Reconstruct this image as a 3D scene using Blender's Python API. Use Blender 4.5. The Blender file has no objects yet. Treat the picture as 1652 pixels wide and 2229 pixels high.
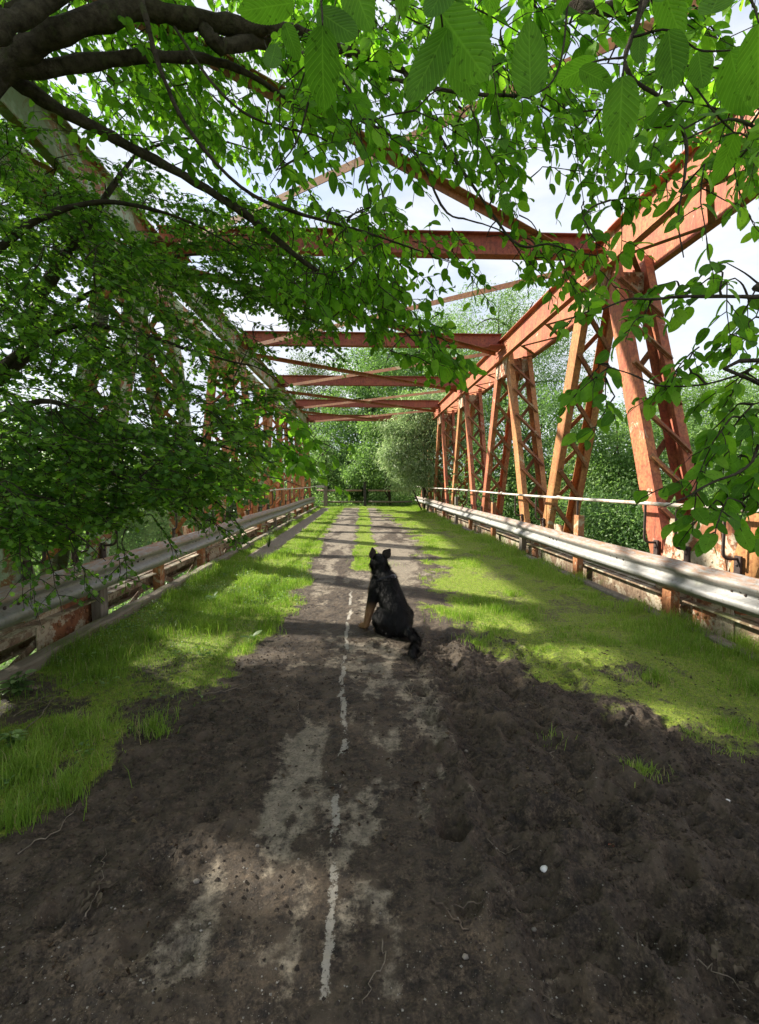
import bpy, math, random
import numpy as np
from mathutils import Vector, Euler, Matrix
rng = np.random.default_rng(7); random.seed(7)
SC = bpy.context.scene; COL = SC.collection
def A(*v): return np.array(v, dtype=np.float64)
def nrm(v): v = np.asarray(v, float); return v/(np.linalg.norm(v, axis=-1, keepdims=True)+1e-12)

# ------------------------------------------------------------------ camera
F = 1025.0; CAMZ = 1.4; CAM = A(0, 0, CAMZ)
eul = Euler((math.radians(90-3.57), 0, math.radians(-2.18)))
ROT = np.array(eul.to_matrix())
def ray(px, py): return ROT @ A((px-826)/F, (1114-py)/F, -1.0)
def at(px, py, d): return CAM + ray(px, py)*d            # d metres in front of the camera
def gnd(px, py, z=0.0):
    r = ray(px, py); return CAM + r*((z-CAMZ)/r[2])
cam = bpy.data.objects.new('camera', bpy.data.cameras.new('camera')); COL.objects.link(cam)
cam.location = CAM; cam.rotation_euler = eul
cam.data.sensor_fit = 'HORIZONTAL'; cam.data.sensor_width = 36; cam.data.lens = F/1652*36
cam.data.clip_start = 0.05; cam.data.clip_end = 3000
SC.camera = cam

# ------------------------------------------------------------------ noise
def _h(ix, iy, s):
    n = (ix.astype(np.int64)*374761393 + iy.astype(np.int64)*668265263 + s*974634721) & 0x7fffffff
    n = ((n ^ (n >> 13))*1274126177) & 0x7fffffff
    return ((n ^ (n >> 16)) & 0xffff)/65535.0
def vn(x, y, s=0):
    x = np.asarray(x, float); y = np.asarray(y, float)
    ix = np.floor(x); iy = np.floor(y); fx = x-ix; fy = y-iy
    fx = fx*fx*(3-2*fx); fy = fy*fy*(3-2*fy)
    a = _h(ix, iy, s); b = _h(ix+1, iy, s); c = _h(ix, iy+1, s); d = _h(ix+1, iy+1, s)
    return (a*(1-fx)+b*fx)*(1-fy) + (c*(1-fx)+d*fx)*fy
def fbm(x, y, s=0, o=4):
    t = 0; a = .5; w = 0
    for k in range(o): t = t+a*vn(x*2**k, y*2**k, s+k*17); w += a; a *= .5
    return t/w
def sst(a, b, x): t = np.clip((x-a)/(b-a), 0, 1); return t*t*(3-2*t)

# ------------------------------------------------------------------ mesh building
ROOTLOC = {}
def build(name, V, faces, mat=None, parent=None, attrs=None, smooth=False, mats=None, midx=None):
    """one mesh object; V (n,3) world coordinates, faces = list of (m,k) int arrays"""
    V = np.asarray(V, dtype=np.float64).reshape(-1, 3)
    p = parent
    while p is not None and p.parent is not None: p = p.parent
    if p is not None: V = V-np.array(ROOTLOC.get(p.name, (0, 0, 0)))
    me = bpy.data.meshes.new(name)
    faces = [np.asarray(f, dtype=np.int32) for f in faces if len(f)]
    loops = np.concatenate([f.ravel() for f in faces]); cnt = np.concatenate([np.full(len(f), f.shape[1], np.int32) for f in faces])
    me.vertices.add(len(V)); me.vertices.foreach_set('co', V.astype(np.float32).ravel())
    me.loops.add(len(loops)); me.loops.foreach_set('vertex_index', loops)
    me.polygons.add(len(cnt)); me.polygons.foreach_set('loop_start', np.concatenate([[0], np.cumsum(cnt)[:-1]]).astype(np.int32))
    me.polygons.foreach_set('use_smooth', np.full(len(cnt), bool(smooth)))
    me.update(calc_edges=True)
    for k, v in (attrs or {}).items():
        a = me.attributes.new(k, 'FLOAT', 'POINT'); a.data.foreach_set('value', np.asarray(v, np.float32))
    if mat: me.materials.append(mat)
    o = bpy.data.objects.new(name, me); COL.objects.link(o)
    if parent: o.parent = parent
    return o
def tag(o, label=None, cat=None, group=None, kind=None):
    if label: o['label'] = label
    if cat: o['category'] = cat
    if group: o['group'] = group
    if kind: o['kind'] = kind
    return o
def thing(name, loc, label, cat, group=None):
    o = bpy.data.objects.new(name, None); COL.objects.link(o); o.location = loc
    ROOTLOC[o.name] = tuple(loc); o.empty_display_size = .1
    return tag(o, label, cat, group)
class MB:
    """collects boxes, tubes, plates into one mesh"""
    def __init__(s): s.V = []; s.F = {}; s.n = 0
    def add(s, V, faces):
        for f in faces:
            f = np.asarray(f, np.int32); s.F.setdefault(f.shape[1], []).append(f+s.n)
        s.V.append(np.asarray(V, float)); s.n += len(V)
    def obox(s, c, u, v, w):   # centre and three half-axis vectors
        c, u, v, w = map(np.asarray, (c, u, v, w))
        V = [c+a*u+b*v+d*w for d in (-1, 1) for b in (-1, 1) for a in (-1, 1)]
        s.add(V, [[[0, 2, 3, 1], [4, 5, 7, 6], [0, 1, 5, 4], [2, 6, 7, 3], [0, 4, 6, 2], [1, 3, 7, 5]]])
    def box(s, lo, hi):
        lo, hi = np.array(lo, float), np.array(hi, float); h = (hi-lo)/2
        s.obox((lo+hi)/2, A(h[0], 0, 0), A(0, h[1], 0), A(0, 0, h[2]))
    def bar(s, p0, p1, w, t, wd):  # w across along wd, t along the third axis
        p0, p1 = np.asarray(p0, float), np.asarray(p1, float); d = nrm(p1-p0)
        wd = np.asarray(wd, float); wd = nrm(wd-d*(wd@d)); q = np.cross(d, wd)
        s.obox((p0+p1)/2, (p1-p0)/2, wd*w/2, q*t/2)
    def tube(s, P, R, k=6, cap=True):
        V, Fq = tubegeo(P, R, k); s.add(V, [Fq])
        if cap:
            n = len(P); s.F.setdefault(k, []).append(np.array([list(range(k))[::-1], [(n-1)*k+i for i in range(k)]], np.int32)+s.n-len(V))
    def rivet(s, c, n, r=.016, h=.012, k=6):
        n = nrm(n); a = nrm(np.cross(n, A(.3, .5, .81))); b = np.cross(n, a); V = []
        for rr, hh in ((1, 0), (.85, .6), (.4, 1)):
            for i in range(k):
                t = 2*math.pi*i/k; V.append(np.asarray(c)+a*r*rr*math.cos(t)+b*r*rr*math.sin(t)+n*h*hh)
        f = [[j*k+i, j*k+(i+1) % k, (j+1)*k+(i+1) % k, (j+1)*k+i] for j in (0, 1) for i in range(k)]
        s.add(V, [f]); s.F.setdefault(k, []).append(np.array([[2*k+i for i in range(k)]], np.int32)+s.n-len(V))
    def prism(s, poly, off):   # poly (k,3) convex, extruded by off
        poly = np.asarray(poly, float); k = len(poly); V = np.concatenate([poly, poly+np.asarray(off)])
        s.add(V, [[[i, (i+1) % k, k+(i+1) % k, k+i] for i in range(k)], [list(range(k))[::-1], [k+i for i in range(k)]]])
    def build(s, name, mat, parent=None, attrs=None, smooth=False):
        return build(name, np.concatenate(s.V), [np.concatenate(f) for f in s.F.values()], mat, parent, attrs, smooth)
def tubegeo(P, R, k):
    P = np.asarray(P, float); n = len(P); R = np.broadcast_to(np.asarray(R, float), (n,))
    T = np.gradient(P, axis=0); T = nrm(T)
    up = A(0.13, .29, .95) if abs(T[0][2]) < .9 else A(1, .1, 0)
    a = nrm(np.cross(T, up)); b = np.cross(T, a)
    th = np.arange(k)*2*math.pi/k
    V = P[:, None]+R[:, None, None]*(a[:, None]*np.cos(th)[None, :, None]+b[:, None]*np.sin(th)[None, :, None])
    i = np.arange(n-1)[:, None]*k; j = np.arange(k)[None]
    Fq = np.stack([i+j, i+(j+1) % k, i+k+(j+1) % k, i+k+j], -1).reshape(-1, 4)
    return V.reshape(-1, 3), Fq
def spline(P, n):
    P = np.asarray(P, float); Q = np.vstack([2*P[0]-P[1], P, 2*P[-1]-P[-2]]); m = len(P)-1; out = []
    for t in np.linspace(0, m, n):
        i = min(int(t), m-1); u = t-i; a, b, c, d = Q[i:i+4]
        out.append(.5*(2*b+(c-a)*u+(2*a-5*b+4*c-d)*u*u+(3*b-a-3*c+d)*u**3))
    return np.array(out)

# ------------------------------------------------------------------ materials
def newmat(name):
    m = bpy.data.materials.new(name); m.use_nodes = True; nt = m.node_tree; nt.nodes.clear()
    return m, nt
class NT:
    def __init__(s, nt): s.t = nt
    def n(s, typ, **kw):
        x = s.t.nodes.new(typ)
        for k, v in kw.items():
            if k.startswith('i_'): x.inputs[k[2:].replace('_', ' ')].default_value = v
            else: setattr(x, k, v)
        return x
    def l(s, a, b): s.t.links.new(a, b)
    def noise(s, scale, detail=4, rough=.55, vec=None, dist=0):
        x = s.n('ShaderNodeTexNoise'); x.inputs['Scale'].default_value = scale; x.inputs['Detail'].default_value = detail
        x.inputs['Roughness'].default_value = rough; x.inputs['Distortion'].default_value = dist
        if vec is not None: s.l(vec, x.inputs['Vector'])
        return x.outputs['Fac']
    def ramp(s, fac, stops, interp='LINEAR'):
        x = s.n('ShaderNodeValToRGB'); cr = x.color_ramp; cr.interpolation = interp
        while len(cr.elements) < len(stops): cr.elements.new(.5)
        for e, (p, c) in zip(cr.elements, stops):
            e.position = p; e.color = (c, c, c, 1) if np.isscalar(c) else (*c, 1)
        s.l(fac, x.inputs['Fac']); return x.outputs['Color']
    def mix(s, fac, a, b, mode='MIX'):
        x = s.n('ShaderNodeMix', data_type='RGBA', blend_type=mode)
        for v, i in ((fac, 0), (a, 6), (b, 7)):
            if hasattr(v, 'is_linked') or isinstance(v, bpy.types.NodeSocket): s.l(v, x.inputs[i])
            else: x.inputs[i].default_value = v if (i == 0 or len(v) == 4) else (*v, 1)
        return x.outputs[2]
    def math(s, op, a, b=None):
        x = s.n('ShaderNodeMath', operation=op)
        for v, i in ((a, 0), (b, 1)):
            if v is None: continue
            if isinstance(v, bpy.types.NodeSocket): s.l(v, x.inputs[i])
            else: x.inputs[i].default_value = v
        return x.outputs[0]
    def attr(s, name): return s.n('ShaderNodeAttribute', attribute_name=name).outputs['Fac']
    def obj(s): return s.n('ShaderNodeNewGeometry').outputs['Position']
    def mapv(s, vec, sc):
        x = s.n('ShaderNodeMapping'); x.inputs['Scale'].default_value = sc; s.l(vec, x.inputs['Vector']); return x.outputs[0]
    def bump(s, h, st, dist=.01):
        x = s.n('ShaderNodeBump'); x.inputs['Strength'].default_value = st; x.inputs['Distance'].default_value = dist
        s.l(h, x.inputs['Height']); return x.outputs[0]
    def principled(s, col, rough=.7, bump=None, spec=.4, metal=0):
        p = s.n('ShaderNodeBsdfPrincipled')
        for v, k in ((col, 'Base Color'), (rough, 'Roughness'), (metal, 'Metallic'), (spec, 'Specular IOR Level')):
            if isinstance(v, bpy.types.NodeSocket): s.l(v, p.inputs[k])
            else: p.inputs[k].default_value = (*v, 1) if k == 'Base Color' else v
        if bump is not None: s.l(bump, p.inputs['Normal'])
        return p.outputs[0]
    def out(s, sh):
        o = s.n('ShaderNodeOutputMaterial'); s.l(sh, o.inputs['Surface'])

def mat_rust(name, red, orange, dark, paint, pamt=.62, damt=.5, moss=0):
    m, nt = newmat(name); g = NT(nt); v = g.obj()
    big = g.noise(2.3, 5, .6, v); fine = g.noise(26, 5, .65, v); st = g.noise(5, 6, .75, g.mapv(v, (5, 5, .6)), .8)
    c = g.mix(g.ramp(big, [(.35, 0), (.65, 1)]), red, orange)
    c = g.mix(g.ramp(st, [(damt, 0), (damt+.22, .8)]), c, dark)
    c = g.mix(g.ramp(fine, [(.38, .75), (.52, 0)]), c, tuple(.5*x for x in red))
    pk = g.math('MULTIPLY', g.ramp(g.noise(3.4, 7, .72, v, .6), [(pamt, 0), (pamt+.04, 1)]), g.ramp(fine, [(.3, .2), (.5, 1)]))
    c = g.mix(pk, c, paint)
    if moss:
        c = g.mix(g.ramp(g.noise(1.7, 5, .65, v), [(.62-moss*.3, 0), (.75-moss*.3, .8)]), c, (.12, .15, .045))
    g.out(g.principled(c, g.ramp(fine, [(.2, .55), (.8, .85)]), g.bump(g.math('ADD', fine, g.math('MULTIPLY', pk, .5)), .35, .004), .35))
    return m
RUST = mat_rust('rusty red oxide steel', (.40, .105, .058), (.50, .20, .080), (.10, .040, .028), (.50, .41, .30), .62, .45)
RUSTP = mat_rust('rusty steel with flaking cream paint', (.34, .12, .055), (.42, .21, .09), (.10, .04, .022), (.42, .36, .24), .53, .50)
RUSTD = mat_rust('dark rusted bracing steel', (.26, .095, .05), (.34, .17, .07), (.09, .04, .022), (.36, .30, .17), .58, .5)
RUSTG = mat_rust('steel with old pale green paint and rust', (.27, .10, .05), (.33, .17, .08), (.09, .04, .02), (.36, .45, .33), .46, .56, .6)
RUSTL = mat_rust('weathered rusty steel', (.36, .13, .06), (.50, .235, .09), (.12, .05, .028), (.46, .40, .28), .58, .55, .12)

def mat_galv():
    m, nt = newmat('weathered galvanised steel'); g = NT(nt); v = g.obj()
    a = g.noise(9, 6, .65, v); st = g.noise(7, 5, .7, g.mapv(v, (4, .8, 7))); big = g.noise(.9, 4, .6, v)
    c = g.mix(g.ramp(a, [(.3, 0), (.7, 1)]), (.24, .25, .25), (.38, .38, .36))
    z = g.attr('crown')
    rustf = g.math('MULTIPLY', g.ramp(st, [(.36, 0), (.6, 1)]), z)
    c = g.mix(rustf, c, (.30, .17, .10))
    c = g.mix(g.ramp(g.noise(2.2, 6, .7, v), [(.56, 0), (.72, .55)]), c, (.20, .22, .13))
    c = g.mix(g.ramp(g.noise(30, 4, .6, v), [(.34, .5), (.44, 0)]), c, (.16, .13, .10))
    g.out(g.principled(c, .55, g.bump(a, .2, .004), .4, .35)); return m
GALV = mat_galv()
RUSTO = mat_rust('ochre rusted steel', (.40, .15, .058), (.50, .25, .09), (.14, .055, .028), (.50, .42, .27), .62, .47)
RUSTB = mat_rust('dull stained girder steel', (.20, .125, .08), (.28, .20, .13), (.06, .04, .03), (.42, .37, .27), .50, .48, .25)
GUSS = mat_rust('riveted plate with flaking cream paint over rust', (.24, .085, .042), (.34, .16, .07), (.07, .03, .02), (.50, .43, .31), .47, .52)
BEAM = mat_rust('dark red oxide beam steel', (.27, .068, .046), (.34, .115, .055), (.09, .034, .024), (.40, .30, .22), .68, .49)
def mat_simple(name, c0, c1, scale, rough=.8, bst=.4, stretch=(1, 1, 1), spec=.3, bd=.006, c2=None, c2at=.6):
    m, nt = newmat(name); g = NT(nt); v = g.mapv(g.obj(), stretch)
    a = g.noise(scale, 6, .65, v); c = g.mix(g.ramp(a, [(.32, 0), (.68, 1)]), c0, c1)
    if c2: c = g.mix(g.ramp(g.noise(scale*.35, 6, .7, v), [(c2at, 0), (c2at+.12, .9)]), c, c2)
    g.out(g.principled(c, rough, g.bump(g.noise(scale*3, 5, .65, v), bst, bd), spec)); return m
PIPE = mat_simple('pale weathered steel pipe', (.42, .37, .31), (.62, .58, .52), 14, .6, .2, c2=(.33, .17, .10), c2at=.54)
IRON = mat_simple('dark iron', (.035, .028, .026), (.09, .06, .05), 20, .6, .3)
WOODG = mat_simple('grey weathered timber', (.13, .11, .09), (.26, .23, .19), 9, .9, .6, (3, 3, .6), c2=(.10, .11, .05), c2at=.6)
WOODM = mat_simple('mossy old timber', (.14, .115, .085), (.24, .21, .16), 6, .9, .7, (3, .6, 3), c2=(.10, .115, .035), c2at=.52)
BARK = mat_simple('rough brown bark', (.030, .023, .016), (.105, .085, .062), 24, .95, 1.0, (1, 1, 1), .15, .02, (.09, .10, .045), .58)
BARKD = mat_simple('dark bark', (.03, .024, .018), (.075, .06, .045), 16, .95, .9, (1, 1, 1), .15, .015, (.06, .07, .025), .56)
TWIG = mat_simple('dead twig', (.06, .045, .033), (.16, .125, .095), 30, .9, .5)
TWIGL = mat_simple('pale dead stick', (.10, .08, .06), (.24, .20, .15), 30, .9, .5)
STONE = mat_simple('pale grit', (.10, .09, .075), (.38, .35, .30), 60, .85, .3)
CONC = mat_simple('worn concrete', (.30, .28, .245), (.46, .44, .40), 7, .9, .4, c2=(.13, .14, .06), c2at=.6)
WHITE = mat_simple('off white plastic', (.62, .61, .58), (.75, .74, .71), 12, .5, .1)
ORANGE = mat_simple('salmon red scrap', (.62, .16, .10), (.72, .26, .17), 12, .6, .2)
DRYLEAF = mat_simple('withered leaf', (.055, .042, .029), (.15, .12, .08), 22, .9, .5)

def mat_leaf(name, stops, trans, tmix=.5, veins=0, rough=.45, spec=.35):
    m, nt = newmat(name); g = NT(nt); r = g.attr('rnd')
    c = g.ramp(r, stops)
    c = g.mix(1.0, c, g.ramp(g.noise(35, 3, .6, g.obj()), [(.3, .8), (.7, 1.12)]), 'MULTIPLY')
    c = g.mix(1.0, c, g.ramp(g.noise(150, 2, .5, g.obj()), [(.30, .55), (.38, 1.0)]), 'MULTIPLY')
    b = None
    if veins:
        u = g.attr('lu'); w = g.attr('lv')      # u along the leaf, w signed across
        aw = g.math('ABSOLUTE', w)
        ph = g.math('MULTIPLY', g.math('SUBTRACT', u, g.math('MULTIPLY', aw, .55)), 2*math.pi*11)
        sv = g.math('SINE', ph); vf = g.ramp(sv, [(.86, 0), (1.0, 1)])
        mid = g.ramp(aw, [(0, 1), (.035, 0)])
        vv = g.math('MAXIMUM', vf, mid)
        c = g.mix(g.math('MULTIPLY', vv, .16), c, tuple(min(1, x*1.9+.02) for x in stops[-1][1]))
        b = g.bump(sv, .22, .0015)
    p = g.principled(c, rough, b, spec)
    t = g.n('ShaderNodeBsdfTranslucent'); g.l(g.mix(1.0, c, trans, 'MULTIPLY'), t.inputs['Color'])
    mx = g.n('ShaderNodeMixShader'); mx.inputs[0].default_value = tmix; g.l(p, mx.inputs[1]); g.l(t.outputs[0], mx.inputs[2])
    g.out(mx.outputs[0]); return m
LEAFA = mat_leaf('broad green leaf', [(0, (.050, .135, .012)), (.55, (.105, .25, .020)), (1, (.19, .37, .034))], (2.3, 2.4, 1.2), .52, 1, .6, .2)
LEAFH = mat_leaf('small dark hawthorn leaf', [(0, (.040, .102, .018)), (.5, (.092, .205, .030)), (1, (.20, .35, .050))], (2.2, 2.3, 1.0), .52)
LEAFB = mat_leaf('dark woodland leaf', [(0, (.050, .11, .034)), (.6, (.13, .235, .072)), (1, (.25, .38, .13))], (1.6, 1.7, 1.0), .42)
LEAFW = mat_leaf('silvery willow leaf', [(0, (.14, .22, .095)), (.5, (.29, .39, .20)), (1, (.60, .66, .50))], (1.5, 1.6, 1.1), .42, 0, .4, .5)
LEAFS = mat_leaf('bright shrub leaf', [(0, (.070, .14, .040)), (.6, (.17, .28, .09)), (1, (.30, .43, .18))], (1.6, 1.7, 1.0), .48)
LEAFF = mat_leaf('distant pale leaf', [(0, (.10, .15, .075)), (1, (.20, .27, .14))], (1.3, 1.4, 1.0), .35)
GRASS = mat_leaf('grass blade', [(0, (.070, .135, .018)), (.6, (.180, .305, .038)), (.93, (.30, .40, .09)), (1, (.36, .32, .17))], (1.7, 1.8, 1.0), .4, 0, .5, .3)

# ------------------------------------------------------------------ world and sun
SUN = nrm(A(-1.0, .44, .78)); EL = math.asin(SUN[2]); AZ = math.atan2(SUN[0], SUN[1])
w = bpy.data.worlds.new('World'); SC.world = w; w.use_nodes = True; nt = w.node_tree; nt.nodes.clear(); g = NT(nt)
sky = g.n('ShaderNodeTexSky', sky_type='NISHITA'); sky.sun_disc = False; sky.sun_elevation = EL; sky.sun_rotation = AZ
sky.air_density = 1.0; sky.dust_density = 1.5
gen = g.n('ShaderNodeTexCoord').outputs['Generated']
cl = g.noise(1.9, 7, .58, g.mapv(gen, (1, 1, 2.2)), .25)
cf = g.ramp(cl, [(.33, .45), (.52, 1)])
cc = g.ramp(g.noise(3.1, 6, .6, g.mapv(gen, (1, 1, 2.6)), .2), [(.3, (2.2, 2.45, 2.95)), (.64, (3.3, 3.38, 3.55))])
bg = g.n('ShaderNodeBackground'); bg.inputs['Strength'].default_value = .1
g.l(g.mix(cf, sky.outputs[0], cc), bg.inputs['Color'])
o = g.n('ShaderNodeOutputWorld'); g.l(bg.outputs[0], o.inputs['Surface'])
sl = bpy.data.lights.new('sun', 'SUN'); sl.energy = 3.7; sl.angle = math.radians(1.6); sl.color = (1, .93, .82)
so = bpy.data.objects.new('sun', sl); COL.objects.link(so); so.location = SUN*40
so.rotation_euler = Vector(SUN).to_track_quat('Z', 'Y').to_euler()
SC.view_settings.view_transform = 'Standard'; SC.view_settings.look = 'None'; SC.view_settings.exposure = 1.75; SC.view_settings.gamma = 1
SC.cycles.max_bounces = 7; SC.cycles.diffuse_bounces = 4; SC.cycles.transmission_bounces = 4; SC.cycles.glossy_bounces = 2
SC.cycles.sample_clamp_indirect = 4
# ------------------------------------------------------------------ deck masks (world metres)
def lerp(pts, y): return np.interp(y, [p[0] for p in pts], [p[1] for p in pts])
SPOTS = [(*gnd(585, 1945)[:2], .07), (*gnd(640, 1972)[:2], .085), (*gnd(690, 2010)[:2], .075), (*gnd(600, 2035)[:2], .05), (*gnd(1470, 1562)[:2], .12), (*gnd(1560, 1575)[:2], .16), (*gnd(1650, 1592)[:2], .14), (*gnd(470, 1845)[:2], .05), (*gnd(560, 1425)[:2], .16), (*gnd(430, 1400)[:2], .13), (*gnd(1250, 1420)[:2], .22), (*gnd(1400, 1380)[:2], .25)]
def sunlit(P, size):  # crown leaves on sun rays to SPOTS are removed, shaping light patches below
    k = np.ones(len(P), bool)
    for sx, sy, r in SPOTS:
        d = P-A(sx, sy, 0); t = d@SUN; q = np.sqrt(((d-t[:, None]*SUN)**2).sum(1)); k &= ~((q < r+size*.45) & (t > .25))
    return k
GL = [(0, -1.6), (1.2, -1.5), (1.8, -1.33), (2.2, -1.2), (3, -1.0), (4, -.74), (7, -.72), (10, -.95), (14, -1.0), (28, -.9)]
GR = [(0, 3.2), (1.6, 3.0), (2.1, 2.3), (2.4, 1.85), (2.8, 1.6), (3.4, 1.2), (4, .92), (5, .80), (6.3, .9), (8, 1.25), (12, 1.3), (16, 1.25), (20, .95), (28, .75)]
DX0, DX1 = -2.42, 3.08
def masks(x, y):
    n1 = fbm(x*2.2, y*2.2, 3, 4)-.5; n2 = fbm(x*7, y*7, 9, 3)-.5
    e = n1*.75+n2*.35
    gl = sst(-.10, .16, lerp(GL, y)-x+e*.6)
    gr = sst(-.42, .42, x-lerp(GR, y)+e*1.3)
    gr = sst(.0, .55, gr-.75*(1-gr)*fbm(x*6, y*5, 27, 3)*2*sst(.9, .4, gr)) if False else gr*sst(.62-.75*gr, .80-.55*gr, fbm(x*5.5, y*4.5, 27, 4)+.12)
    mid = sst(6.2, 8.0, y+n1*2)*sst(.02, .14, .30+.00*y-np.abs(x-.08)+e*.45)
    end = sst(25.5, 26.5, y)*.6
    gl = gl*(1-.8*sst(8.2, 9.2, y)*sst(.0, .1, -1.68-x+e*.2)*sst(.0, .1, x+2.25))   # bare concrete edging strip
    pat = sst(.40, .55, fbm(x*3.1, y*2.1, 21, 4))
    near = 1-sst(2.6, 4.2, y)
    gr = gr*(1-near*.75*pat)
    # worn bare soil and mud patches inside the grass
    bare = sst(.58, .68, fbm(x*1.6+7, y*1.1, 44, 5))*sst(4.2, 6, y)*sst(.6, 1.4, 2.3-x)*.8
    gr = gr*(1-bare)
    gl = gl*(1-.6*(1-sst(3.0, 4.4, y))*sst(.42, .56, fbm(x*2.7+3, y*2.7, 33, 4)))
    gl = gl*(1-.25*sst(.50, .66, fbm(x*5+3, y*4, 36, 4)))
    gr = gr*(1-.45*sst(.54, .68, fbm(x*4+1, y*3, 38, 4)))
    gm = np.clip(np.maximum(np.maximum(gl, gr), np.maximum(mid, end)), 0, 1)
    # concrete showing through
    c1 = sst(.38, .68, fbm(x*3.6, y*1.3, 60, 5)+.15*(vn(x*11, y*9, 61)-.5)+.24*np.exp(-((x-.13)/.2)**2)*sst(1.2, 2.0, y)+.06*np.exp(-((x+.35)/.25)**2)-.04)
    band = np.exp(-((x+.08)/.62)**4)
    far = sst(4.8, 7.5, y)
    conc = np.clip(c1*band*.85, 0, 1)*(1-far)+far*sst(.30, .62, fbm(x*3, y*.9, 71, 5)+.10)*.9
    strip = sst(8.2, 9.2, y)*sst(.0, .06, -1.66-x)*sst(0, .06, x+2.28)
    conc = conc*(1-.6*sst(.46, .62, fbm(x*8, y*6, 75, 4))*(1-far*.4))
    conc = np.maximum(conc, strip*.95)*(1-gm)
    lx = -.135+.03*np.sin(y*.8)*(y < 3)
    line = sst(.023, .009, np.abs(x-lx+n2*.05))*sst(.35, .54, fbm(x*15, y*7, 80, 5)+.10*sst(1.9, 3, y)-.05)*sst(1.1, 1.3, y)*(1-sst(5.6, 6.4, y))
    mud = np.clip(1-conc-gm, 0, 1)
    rough = sst(.25, .6, x+n1*.3)*(1-sst(3.8, 4.8, y))+.55*sst(.3, .7, -x+n1*.3)*(1-sst(2.8, 4.2, y))
    return gm, conc, line, mud, rough
hr = np.random.default_rng(5)
HOOF = [(hr.uniform(.35, 1.9), hr.uniform(1.3, 3.9), hr.uniform(.035, .075), hr.uniform(.02, .042)) for _ in range(120)]
HOOF += [(hr.uniform(-1.3, -.4), hr.uniform(1.3, 2.8), hr.uniform(.03, .06), hr.uniform(.012, .025)) for _ in range(30)]
HOOF += [(*gnd(px, py)[:2], r, d) for px, py, r, d in ((1205, 1790, .085, .05), (1465, 1960, .10, .06), (1410, 2040, .08, .055), (1545, 2010, .09, .05), (1290, 2065, .06, .04), (1370, 2170, .08, .05), (1260, 1670, .07, .04), (1110, 1600, .06, .035), (1180, 1560, .06, .035), (1345, 1790, .06, .035), (1600, 2150, .08, .05))]
def height(x, y, full=True):
    gm, conc, line, mud, rough = masks(x, y)
    z = (fbm(x*3, y*3, 100, 3)-.5)*.018
    r = np.clip(mud, 0, 1)*(.35+.65*rough)
    cl = fbm(x*14, y*14, 120, 4)-.5; fi = fbm(x*45, y*45, 140, 3)-.5
    lo = np.abs(fbm(x*5.5, y*4.2, 170, 3)-.5)
    z = z+r*(cl*.055+fi*.032)+np.clip(mud, 0, 1)*rough*(.018-lo*.09)+r*(fbm(x*26, y*26, 180, 3)-.5)*.022+(1-r)*fi*.005+gm*(fbm(x*9, y*9, 150, 3)-.5)*.02-conc*.006
    xr = x-.05*(y-2.5)
    nearw = (1-sst(3.9, 5.2, y))
    wav = .06*(fbm(y*1.3, y*0+2, 160, 2)-.5)
    for cx, dep in ((.62, .034), (1.00, .026), (1.42, .022)):
        d = np.abs(xr-cx+wav)
        z = z-nearw*dep*np.exp(-(d/.085)**4)+nearw*dep*.7*np.exp(-((d-.14)/.05)**2)
        z = z+nearw*np.exp(-(d/.08)**4)*.010*np.sin(2*math.pi*(y+.35*d)/.05)*rough
    if full:
        for hx, hy, hrad, hd in HOOF:
            q = ((x-hx)**2+((y-hy)/1.15)**2)/hrad**2
            mk = q < 6
            if mk.any():
                qq = q[mk]; z[mk] += -hd*np.exp(-qq**2)+hd*.35*np.exp(-((np.sqrt(qq)-1.25)/.3)**2)
    kerb = sst(0, .25, .22-np.minimum(x-DX0, DX1-x))
    return z+kerb*.02*gm
ys = [-3.0]
while ys[-1] < 28.2:
    y = ys[-1]; ys.append(y+(.06 if y < .75 else .0095 if y < 3.2 else min(.14, .0095+(y-3.2)*.0065)))
ys = np.array(ys); xs = np.linspace(DX0, DX1, 480)
X, Y = np.meshgrid(xs, ys); X = X.ravel(); Y = Y.ravel()
gm, conc, line, mud, rough = masks(X, Y); Z = height(X, Y)
nx, ny = len(xs), len(ys); idx = np.arange(nx*ny).reshape(ny, nx)
Fq = np.stack([idx[:-1, :-1], idx[:-1, 1:], idx[1:, 1:], idx[1:, :-1]], -1).reshape(-1, 4)

m, nt = newmat('deck soil concrete and moss'); g = NT(nt); v = g.obj()
f1 = g.noise(22, 8, .7, v); f2 = g.noise(95, 5, .7, v); f3 = g.noise(6, 5, .6, v)
soil = g.mix(g.ramp(f1, [(.38, 0), (.64, 1)]), (.013, .0092, .0065), (.078, .058, .040))
soil = g.mix(1.0, soil, g.ramp(f2, [(.36, .35), (.5, 1.0), (.66, 1.9)]), 'MULTIPLY')
soil = g.mix(g.ramp(f3, [(.42, 0), (.7, .75)]), soil, (.100, .076, .052))
soil = g.mix(g.ramp(g.noise(150, 3, .5, v), [(.68, 0), (.74, .6)]), soil, (.22, .19, .15))
con = g.mix(g.ramp(f1, [(.3, 0), (.65, 1)]), (.10, .086, .062), (.29, .245, .182))
con = g.mix(g.ramp(f2, [(.36, .8), (.5, 0)]), con, (.06, .05, .04))
moss = g.mix(g.ramp(f1, [(.3, 0), (.7, 1)]), (.075, .110, .016), (.29, .36, .040))
moss = g.mix(g.ramp(f2, [(.38, .8), (.52, 0)]), moss, (.05, .045, .02))
ac = g.math('ADD', g.attr('conc'), g.math('MULTIPLY', g.math('SUBTRACT', f1, .5), 1.3))
c = g.mix(g.ramp(ac, [(.34, 0), (.72, 1)]), soil, con)
al = g.math('ADD', g.attr('line'), g.math('MULTIPLY', g.math('SUBTRACT', f2, .5), 2.6))
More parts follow.
